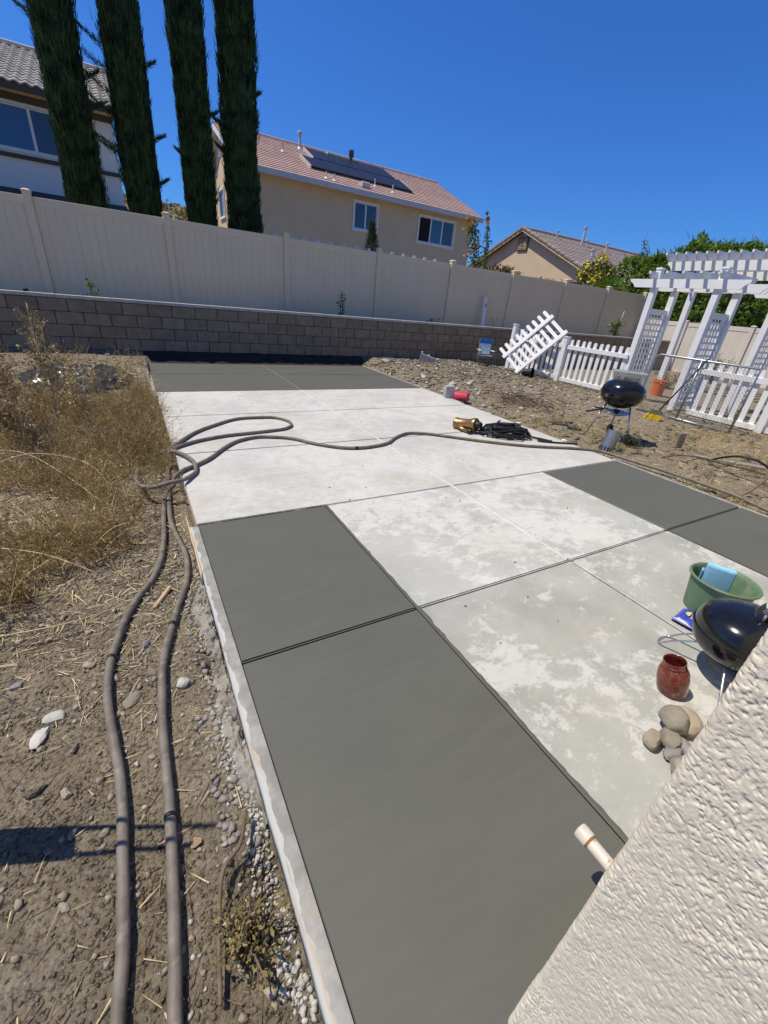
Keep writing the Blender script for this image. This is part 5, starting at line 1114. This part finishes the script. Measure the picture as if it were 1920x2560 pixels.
# ------------------------------------------------------------------ cypresses
def cypress(x, y, rad, h, label, seed, spurs):
    r = np.random.default_rng(seed); root = E('cypress_tree', (x, y, .4), label, 'tree', 'row of columnar cypresses')
    MB().tube([(0, 0, -.5), (0, 0, h * .6), (0, 0, h * .93)], [.13, .09, .02], 8).build('trunk', 'bark', root, smooth=True)
    zz = np.linspace(.3, h, 60); aa = np.linspace(0, 2 * math.pi, 25)[:-1]; A, Z = np.meshgrid(aa, zz)
    env = np.clip((h - Z) / 2.6, 0, 1) ** .6 * (1 - .25 * ss(.9, .0, Z)); Rr = rad * .84 * env * (.9 + .22 * fbm(np.cos(A) * 2 + seed, np.sin(A) * 2 + Z * .7, 3, seed)); idx = np.arange(A.size).reshape(A.shape); nx2 = np.roll(idx, -1, 1)
    F = np.stack([idx[:-1], nx2[:-1], nx2[1:], idx[1:]], -1).reshape(-1, 4); fastmesh('inner_foliage', np.stack([Rr * np.cos(A), Rr * np.sin(A), Z], -1).reshape(-1, 3), F, 'cypress_leaf', root, True)
    n = 27000; z = r.uniform(.3, h - .1, n); a = r.uniform(0, 6.283, n); env = np.clip((h - z) / 2.6, 0, 1) ** .6
    rr = rad * env * (.84 + .42 * (fbm(np.cos(a) * 2.2 + seed, np.sin(a) * 2.2 + z * .8, 4, seed) - .3)) * r.uniform(.85, 1.05, n)
    Cc = np.stack([rr * np.cos(a), rr * np.sin(a), z], 1); d = np.stack([np.cos(a) * .10, np.sin(a) * .10, 1 + 0 * a], 1) + r.normal(size=(n, 3)) * .12
    V, F = blades(Cc, d, r.uniform(.09, .24, n), r.uniform(.014, .028, n), -.02, 2, seed); vf_ = [(V, F)]
    nc = 150; cz = r.uniform(.8, h - 1.5, nc); ca_ = r.uniform(0, 6.283, nc); cr = rad * r.uniform(.86, 1.02, nc)      # tufts that break the outline
    b0 = np.repeat(np.stack([cr * np.cos(ca_), cr * np.sin(ca_), cz], 1), 34, 0); k2 = len(b0); b0 = b0 + r.normal(size=(k2, 3)) * (.03, .03, .11)
    vf_.append(blades(b0, np.repeat(np.stack([np.cos(ca_) * .22, np.sin(ca_) * .22, np.ones(nc)], 1), 34, 0) + r.normal(size=(k2, 3)) * .12, r.uniform(.08, .2, k2), .016, 0, 2, seed + 3))
    for (sz, sa, L) in spurs:                                  # stray side branches
        m = 240; t = r.uniform(.0, 1, m); base = np.array((math.cos(sa) * rad * .7, math.sin(sa) * rad * .7, sz)); dv = np.array((math.cos(sa), math.sin(sa), .55))
        vf_.append(blades(base + dv * (t * L)[:, None] + r.normal(size=(m, 3)) * .032 * (1.2 - t)[:, None], dv * .8 + r.normal(size=(m, 3)) * .30 + (0, 0, .5), r.uniform(.05, .12, m), .012, .05, 2, seed + 1))
    V, F = cat2(*vf_); fastmesh('crown', V, F, 'cypress_leaf', root)
cypress(-.375, 13.2, .375, 11.0, 'leftmost cypress, its left edge lit green, before the white house window', 51, [(4.0, .2, .45), (4.4, -.3, .4), (5.2, 2.8, .4)])
cypress(.76, 13.2, .37, 11.5, 'second cypress from the left, with stray branches reaching left', 52, [(4.3, 3.3, .75), (4.7, 2.9, .7), (3.9, 3.5, .7), (5.0, 3.3, .6), (3.3, 3.2, .5), (2.9, -.1, .3), (3.7, .1, .35), (3.4, 2.9, .6), (4.9, 0, .3)])
cypress(2.02, 13.2, .345, 12.0, 'third cypress from the left, right of the hillside gap', 53, [(4.4, .1, .3), (3.6, 3.0, .2)])
cypress(3.04, 13.2, .41, 12.0, 'rightmost cypress, standing before the tan house gable', 54, [(3.8, 3.2, .3), (4.3, 3.0, .3), (5.0, .1, .25)])

# ------------------------------------------------------------------ dry weeds on the left
def weed_field(n, sampler, hrange, m, name, label, seed, per=7, wd=.0035, side=5, bl=.05, lean=.35):
    """branching dry weeds: stems plus short side sprigs"""
    r = np.random.default_rng(seed); P = sampler(r, n); n = len(P); base = np.repeat(P, per, 0); k = len(base)
    base = base + np.c_[r.normal(size=(k, 2)) * .035, np.zeros(k)]; h = r.uniform(*hrange, k) * np.repeat(r.uniform(.6, 1.15, n), per)
    d = np.c_[r.normal(size=(k, 2)) * lean, np.ones(k)]; d /= np.linalg.norm(d, axis=1)[:, None]
    vf = [blades(base, d, h, wd, .10, 3, seed)]
    b2 = np.repeat(np.arange(k), side); t = r.uniform(.3, 1, len(b2)); pos = base[b2] + d[b2] * (h[b2] * t)[:, None] - np.array((0, 0, 1)) * (h[b2] * .10 * t * t)[:, None]
    dd = r.normal(size=(len(b2), 3)) * (.8, .8, .35) + (0, 0, .55); vf.append(blades(pos, dd, r.uniform(.4, 1.1, len(b2)) * bl, wd * .9, .1, 1, seed + 1))
    sp2 = r.random(len(b2)) < .55; V, F = leaves(pos[sp2] + dd[sp2] * bl * .5, bl * .22, 0, seed + 2, .7); vf.append((V, F))
    V, F = cat2(*vf); o = fastmesh(name, V, F, m); return K(o, 'stuff', label, 'weeds')
def samp(dens):
    def f(r, n):
        x = r.uniform(-2.4, .14, n * 6); y = r.uniform(1.5, 8.9, n * 6); q = dens(x, y); keep = r.random(n * 6) < q; x = x[keep][:n]; y = y[keep][:n]
        return np.stack([x, y, ht(x, y) - .01], 1)
    return f
def dens_main(x, y):
    edge = 1.95 + .55 * ss(-1.2, .05, x) + .35 * (fbm(x * 3, y * 3, 3, 61) - .5)        # front margin of the weeds
    gap = ss(.02, -.10, x - .06 * np.sin(y * 3)) if False else 1.0
    return ss(edge - .2, edge + .45, y) * (1 - .85 * ss(6.2, 7.0, y)) * (.06 + .94 * ss(.42, .60, fbm(x * 2.2, y * 2.2, 3, 62))) * np.where((x > -.16) & (y < 3.0), .18, 1.0)
weed_field(1500, samp(dens_main), (.15, .46), 'dry_weed', 'dry_weeds', 'thick mat of brown dry weeds on the dirt left of the patio', 71, 7, .0048, 4)
weed_field(1300, samp(dens_main), (.12, .38), 'dry_weed_pale', 'dry_grass', 'pale straw-coloured dry grass among the brown weeds on the left', 72, 3, .0075, 1, .06, .9)
weed_field(420, samp(lambda x, y: dens_main(x, y) * ss(.5, .62, fbm(x * 1.1 + 9, y * 1.1, 3, 64)) + .6 * (np.abs(x - .06) < .10) * (y > 3.2) * (y < 6.3)), (.14, .34), 'dry_weed_green', 'olive_weeds', 'olive half-dry weeds along the patio edge on the left', 73, 7)
def tall_weed(loc, h, seed, label, m='dry_weed', lean=(0, 0), nb=46):
    r = np.random.default_rng(seed); root = E('dry_weed', loc, label, 'weed'); b = MB(); Cs = []; Ds = []
    for k in range(3):
        tip = np.array((lean[0] + r.normal() * .05, lean[1] + r.normal() * .05, h * (1 - .14 * k))); P = spline([(0, 0, -.02), tuple(tip * (.4, .4, .5) + r.normal(size=3) * .012), tuple(tip)], 8); b.tube(P, np.linspace(.009, .003, len(P)), 6)
        for j in range(nb):
            t = r.uniform(.22, 1); p = P[int(t * (len(P) - 1))]; a = r.uniform(0, 6.28); L = .16 * h * (1.15 - t) + .045; d = np.array((math.cos(a), math.sin(a), 1.0)); b.tube([p, p + d * L * .55, p + d * L * (.9, .9, 1.1)], [.0022, .0016, .001], 4, False)
            for q in np.linspace(.35, 1.0, 7): Cs.append(p + d * L * q + r.normal(size=3) * .014)
    b.build('stem', 'straw', root, smooth=True); V, F = leaves(np.array(Cs), .030, .2, seed, .6); fastmesh('seed_heads', V, F, m, root)
tall_weed((-.80, 5.35, hh(-.8, 5.35)), 1.22, 81, 'tallest dry weed with feathery seed heads rising before the block wall', lean=(-.02, -.05))
tall_weed((-1.22, 5.6, hh(-1.22, 5.6)), 1.05, 82, 'second tall dry weed at the far left picture edge', lean=(-.05, 0))
tall_weed((-1.10, 5.05, hh(-1.1, 5.05)), .98, 86, 'bushy tall dry weed between the tallest weed and the left edge', lean=(-.03, -.02))
tall_weed((-.66, 5.75, hh(-.66, 5.75)), .72, 87, 'slender dry weed just right of the tallest weed', m='dry_weed_pale', nb=26)
tall_weed((-.98, 4.55, hh(-.98, 4.55)), .66, 83, 'medium dry weed in front of the tallest weed', lean=(.03, 0), nb=30)
tall_weed((-.55, 6.9, hh(-.55, 6.9)), .40, 84, 'thin low weed before the black plastic sheeting', m='dry_weed_pale', nb=14)
tall_weed((-.12, 6.95, hh(-.12, 6.95)), .42, 85, 'thin low weed between the plastic sheeting and patio corner', m='dry_weed_pale', nb=14)
# fallen long stalks
for k, P in enumerate((((-1.3, 4.35, .05), (-.9, 4.1, .09), (-.6, 3.65, .05), (-.35, 3.2, -.02)), ((-.75, 1.98, -.06), (-.45, 1.95, -.05), (-.2, 2.02, -.06)), ((-1.1, 3.7, .1), (-.8, 3.95, .12), (-.45, 3.75, .08), (-.28, 3.35, .0)), ((-.9, 2.75, .0), (-.6, 2.52, .02), (-.35, 2.33, -.05)))):
    T(MB().tube(spline(P, 6), np.linspace(.0045, .002, 6 * (len(P) - 1) + 1), 5).build('dry_stalk', 'straw', smooth=True), ['long pale stalk arching over the brown weeds at the left edge', 'pale stalk lying on the dirt at the front of the weeds', 'bent pale stalk crossing above the middle of the weeds', 'pale stalk slanting through the nearest weeds'][k], 'stalk')
r = np.random.default_rng(88); n = 120; x = r.uniform(-2.0, .05, n * 3); y = r.uniform(2.0, 6.8, n * 3); kk = r.random(n * 3) < dens_main(x, y) + .1; x = x[kk][:n]; y = y[kk][:n]; n = len(x)
V, F = blades(np.stack([x, y, ht(x, y)], 1), np.c_[r.normal(size=(n, 2)) * .8, np.ones(n)], r.uniform(.25, .6, n), .0075, .25, 6, 88)
K(fastmesh('dry_stalks', V, F, 'straw'), 'stuff', 'long bent straw stalks sticking out of the brown weeds on the left', 'stalks')
# sparse weeds on the right
def samp_r(r, n):
    x = r.uniform(4.78, 8.6, n * 5); y = r.uniform(.9, 5.2, n * 5); q = ss(.40, .62, fbm(x * 1.3, y * 1.3, 3, 65)) * np.where(y < 3.0, 1.0, .4); keep = r.random(n * 5) < q; x = x[keep][:n]; y = y[keep][:n]
    return np.stack([x, y, ht(x, y) - .01], 1)
weed_field(360, samp_r, (.05, .16), 'dry_weed_pale', 'dry_grass', 'short straw-coloured grass on the dirt right of the patio', 75, 8, .004, 3, .05, .9)
weed_field(70, samp_r, (.05, .15), 'green_weed', 'green_weeds', 'small patches of green weeds on the dirt right of the patio', 76, 9, .005, 4, .04, .7)
def samp_f(r, n):
    y = r.uniform(2.0, 8.4, n); x = 8.95 + r.normal(size=n) * .13; return np.stack([x, y, ht(x, y) - .01], 1)
weed_field(120, samp_f, (.10, .34), 'dry_weed_pale', 'dry_grass', 'thin dry weeds growing along the foot of the picket fence', 77, 4, .004, 4, .05, .3)
plant('green_weed', (5.62, 3.0, hh(5.62, 3.0)), .20, .13, 16, 16, .03, 'green_weed', 'bushy green weed beside the kettle grill wheel', 'weed', seed=91)
plant('green_weed', (.03, .50, hh(.03, .5) + .01), .10, .13, 34, 20, .016, 'dry_weed_green', 'low feathery olive weed by the hole under the near form board', 'weed', seed=92)
# straw litter, pebbles, gravel, clods
def litter(n, xr_, yr_, L, wd, m, name, label, seed, dens=None, cat='straw'):
    r = np.random.default_rng(seed); x = r.uniform(*xr_, n * 3); y = r.uniform(*yr_, n * 3)
    keep = r.random(n * 3) < (dens(x, y) if dens else 1); x = x[keep][:n]; y = y[keep][:n]; n = len(x); z = ht(x, y) + r.uniform(.002, .012, n)
    a = r.uniform(0, 6.28, n); d = np.stack([np.cos(a), np.sin(a), r.normal(size=n) * .10], 1); V, F = blades(np.stack([x, y, z], 1), d, r.uniform(*L, n), r.uniform(.5, 1.2, n) * wd, .06, 2, seed)
    return K(fastmesh(name, V, F, m), 'stuff', label, cat)
outslab = lambda x, y: np.where((x < .14), 1.0, 0.0)
litter(4200, (-1.5, .14), (.3, 3.4), (.015, .10), .0044, 'straw', 'straw_litter', 'scattered straw bits over the dirt around the hoses', 101, lambda x, y: .14 + .86 * ss(1.0, 2.2, y + .5 * (fbm(x * 4, y * 4, 3, 66) - .5)))
litter(3600, (-2.2, .14), (2.2, 8.8), (.04, .20), .011, 'straw', 'straw_litter', 'scattered straw bits under the weeds toward the wall', 102)
litter(900, (-1.2, .14), (.3, 3.0), (.03, .12), .004, 'twig', 'twig_litter', 'scattered dark twig bits over the dirt around the hoses', 103, None, 'twigs')
rightd = lambda x, y: np.where(x > 4.74, 1.0, 0) * (.25 + .75 * ss(.4, .6, fbm(x * 1.2, y * 1.2, 3, 67)))
litter(2200, (4.74, 9.2), (.6, 9.2), (.04, .18), .009, 'straw', 'straw_litter', 'scattered straw bits over the dirt right of the patio', 104, rightd)
litter(1300, (4.74, 9.0), (.8, 9.2), (.05, .28), .009, 'twig', 'twig_litter', 'scattered dark twigs over the dirt right of the patio', 105, rightd, 'twigs')
ICO = bmesh.new(); bmesh.ops.create_icosphere(ICO, subdivisions=1, radius=1); IV = np.array([v.co[:] for v in ICO.verts]); IF = np.array([[v.index for v in f.verts] for f in ICO.faces]); ICO.free()
def pebbles(n, xr_, yr_, rmin, rmax, m, name, label, seed, dens=None, sink=.3, pw=2.2, cat='pebbles'):
    r = np.random.default_rng(seed); x = r.uniform(*xr_, n * 4); y = r.uniform(*yr_, n * 4)
    if dens is not None: keep = r.random(n * 4) < dens(x, y); x = x[keep]; y = y[keep]
    x = x[:n]; y = y[:n]; n = len(x); s = rmin + (rmax - rmin) * r.random(n) ** pw
    sc = np.stack([s * r.uniform(.8, 1.4, n), s * r.uniform(.7, 1.1, n), s * r.uniform(.45, .8, n)], 1); a = r.uniform(0, 6.28, n)
    P = IV[None] * (1 + r.normal(size=(n, len(IV), 1)) * .26) * sc[:, None]; ca, sa = np.cos(a)[:, None], np.sin(a)[:, None]
    X_ = P[..., 0] * ca - P[..., 1] * sa + x[:, None]; Y_ = P[..., 0] * sa + P[..., 1] * ca + y[:, None]; Z_ = P[..., 2] + (ht(x, y) + sc[:, 2] * (1 - 2 * sink))[:, None]
    V = np.stack([X_, Y_, Z_], -1).reshape(-1, 3); F = (IF[None] + (np.arange(n) * len(IV))[:, None, None]).reshape(-1, 3)
    return K(fastmesh(name, V, F, m), 'stuff', label, cat)
near = lambda x, y: (.15 + .85 * ss(.35, .7, fbm(x * 4, y * 4, 3, 68))) * ss(3.6, 2.0, y)
pebbles(16000, (-1.1, .13), (.3, 3.4), .0014, .0070, 'dirt', 'pebbles', 'small brown pebbles in the dirt around the hoses', 111, near)
pebbles(260, (-1.1, .13), (.3, 3.2), .008, .018, 'pebble', 'pebbles', 'larger brown pebbles in the dirt around the hoses', 112, near)
edge_d = lambda x, y: ss(.03, .12, x + .07 * (fbm(y * 5, y * 0, 3, 69) - .5)) ** 2 * ss(1.7, .9, y)
pebbles(1100, (-.06, .142), (.3, 1.9), .002, .010, 'gravel_white', 'white_gravel', 'white gravel spilled along the near left form board', 113, edge_d, .25, 2.0, 'gravel')
pebbles(150, (-.30, .12), (.35, 2.3), .002, .009, 'gravel_white', 'white_gravel', 'odd white gravel pieces scattered between hose and form board', 114, None, .25, 2, 'gravel')
pebbles(6500, (4.75, 9.0), (.8, 9.45), .006, .045, 'dirt', 'dirt_clods', 'dirt clods and stones over the bank right of the patio', 115, lambda x, y: .25 + .75 * ss(5.8, 7.6, y), .35, 3.4, 'clods')
pebbles(420, (4.75, 8.4), (4.6, 9.3), .012, .055, 'rubble', 'concrete_crumbs', 'pale concrete crumbs on the bank right of the patio', 116, None, .3, 3.0, 'rubble')
pebbles(1500, (-2.4, .1), (3.0, 9.4), .006, .03, 'pebble', 'pebbles', 'stones in the dirt toward the back left corner', 117, None, .35, 3.0)
# grey slurry spilled beside the form board
n1, n2 = 300, 34; yv = np.linspace(.75, 2.15, n1); tt = np.linspace(0, 1, n2); Yg, Tg = np.meshgrid(yv, tt, indexing='ij'); wdt = .075 * (.25 + 1.3 * fbm(yv * 2.6, yv * 0, 4, 7)) * ss(.70, 1.0, yv) * ss(2.2, 1.9, yv)
Xg = .1445 - wdt[:, None] * Tg; Xg = Xg - .022 * (fbm(Xg * 40, Yg * 40, 3, 14) - .5) * Tg; Zg = ht(Xg, Yg) + .034 * (1 - Tg ** 3) * ss(.18, .75, fbm(Xg * 26, Yg * 26, 5, 5, .62)) * 1.2 - .006
idx = np.arange(n1 * n2).reshape(n1, n2); F = np.stack([idx[:-1, :-1], idx[1:, :-1], idx[1:, 1:], idx[:-1, 1:]], -1).reshape(-1, 4)
T(fastmesh('concrete_spill', np.stack([Xg, Yg, Zg], -1).reshape(-1, 3), F, 'slurry', smooth=True), 'grey cement slurry hardened on the dirt along the near form board', 'spill')
pebbles(900, (-.10, .14), (.7, 2.6), .003, .016, 'slurry', 'cement_crumbs', 'grey cement crumbs along the near left form board', 118, lambda x, y: ss(-.04, .10, x + .06 * (fbm(y * 6, y * 0, 3, 70) - .5)), .35, 2.4, 'crumbs')
# single stones on the near dirt
def dz(x, y, s): return (x, y, hh(x, y) + s * .5)
for k, (x, y, sc, m, lab) in enumerate((
    (-.470, 1.470, (.040, .026, .014), 'stone_pale', 'smooth pale oval stone left of the hoses, the farther of two'),
    (-.510, 1.400, (.046, .028, .014), 'stone_pale', 'smooth pale oval stone left of the hoses, the nearer of two'),
    (-.375, 1.70, (.026, .018, .014), 'stone_tan', 'small tan angular stone between the weeds and left hose'),
    (-.62, 1.70, (.024, .018, .013), 'stone_purple', 'small dark stone at the left edge before the weeds'),
    (-.41, 1.13, (.020, .016, .012), 'stone_tan', 'small pale angular stone left of the left hose'),
    (-.50, 1.19, (.030, .022, .018), 'dirt', 'brown dirt clod at the lower left above the shadow'),
    (-.155, 1.73, (.022, .016, .014), 'stone_purple', 'small grey stone between the two hose strands'),
    (-.03, 1.44, (.030, .024, .022), 'stone_pale', 'pale rough stone just right of the right hose strand'),
    (-.22, 1.44, (.040, .026, .010), 'stone_grey', 'flat grey stone lying between the hose strands'),
    (-.39, .80, (.018, .010, .008), 'stone_grey', 'small oval stone in the bare dirt at lower left'))):
    rock('stone', dz(x, y, sc[2]), sc, m, lab, 'stone', 200 + k, k * 1.3, sub=2)
o = MB().tube([(0, 0, 0), (.0, .17, .004)], .011, 8).build('wood_stick', 'wood_new', smooth=True); o.location = dz(-.105, 1.98, .02); o.rotation_euler = (0, 0, R_(-30)); T(o, 'broken peeled wooden stick lying between the two hose strands', 'stick')
T(MB().tube(spline([(-.055, .42, -.09), (-.03, .58, -.085), (.0, .68, -.08), (.055, .72, -.075), (.09, .80, -.07)], 6), .006, 6).build('dry_root', 'twig', smooth=True), 'brown root running from the hose toward the near form board', 'root')
T(MB().tube([(.0, .44, -.085), (-.02, .56, -.078)], .004, 6).build('dry_stalk', 'straw', smooth=True), 'short pale stalk near the bottom right of the hoses', 'stalk')
def leafpiece(loc, m, label, cat, s, seed, name):
    r = random.Random(seed); P = [(s * math.cos(a) * r.uniform(.6, 1.1), s * .6 * math.sin(a) * r.uniform(.6, 1.1), r.uniform(.004, .018)) for a in np.linspace(0, 6.28, 8)[:-1]]
    b = MB(); n = len(P); b.add(P + [(0, 0, .02)] + [(a, c, d - .002) for a, c, d in P], [(i, (i + 1) % n, n) for i in range(n)] + [tuple(range(2 * n, n, -1))]); o = b.build(name, m); o.location = loc; o.rotation_euler = (0, 0, r.uniform(0, 6)); T(o, label, cat)
leafpiece(dz(-1.02, 5.25, .1)[:2] + (hh(-1.02, 5.25) + .10,), 'paper_white', 'scrap of white paper caught in the weeds at left', 'paper', .07, 1, 'paper_scrap')
leafpiece((4.70, 3.36, .0), 'paper_white', 'crumpled clear wrapper at the patio edge beyond the cord end', 'wrapper', .06, 2, 'plastic_wrapper')
leafpiece((4.90, 4.35, hh(4.9, 4.35)), 'paper_white', 'crumpled white plastic scrap on the dirt right of the cord heap', 'wrapper', .08, 3, 'plastic_wrapper')
leafpiece((-.06, .80, hh(-.06, .8)), 'cardboard', 'curled dry brown leaf right of the right hose strand', 'leaf', .025, 4, 'dry_leaf')
# bits of grit lying on the old slab
r = np.random.default_rng(5); n = 60; x = r.uniform(1.2, 3.4, n); y = r.uniform(.3, 6.5, n); V, F = leaves(np.stack([x, y, np.full(n, .004)], 1), .022, 0, 6, .5); V[:, 2] = np.clip(V[:, 2], .0015, .010)
K(fastmesh('leaf_litter', V, F, 'twig'), 'stuff', 'tiny leaf bits scattered over the pale patio', 'litter')
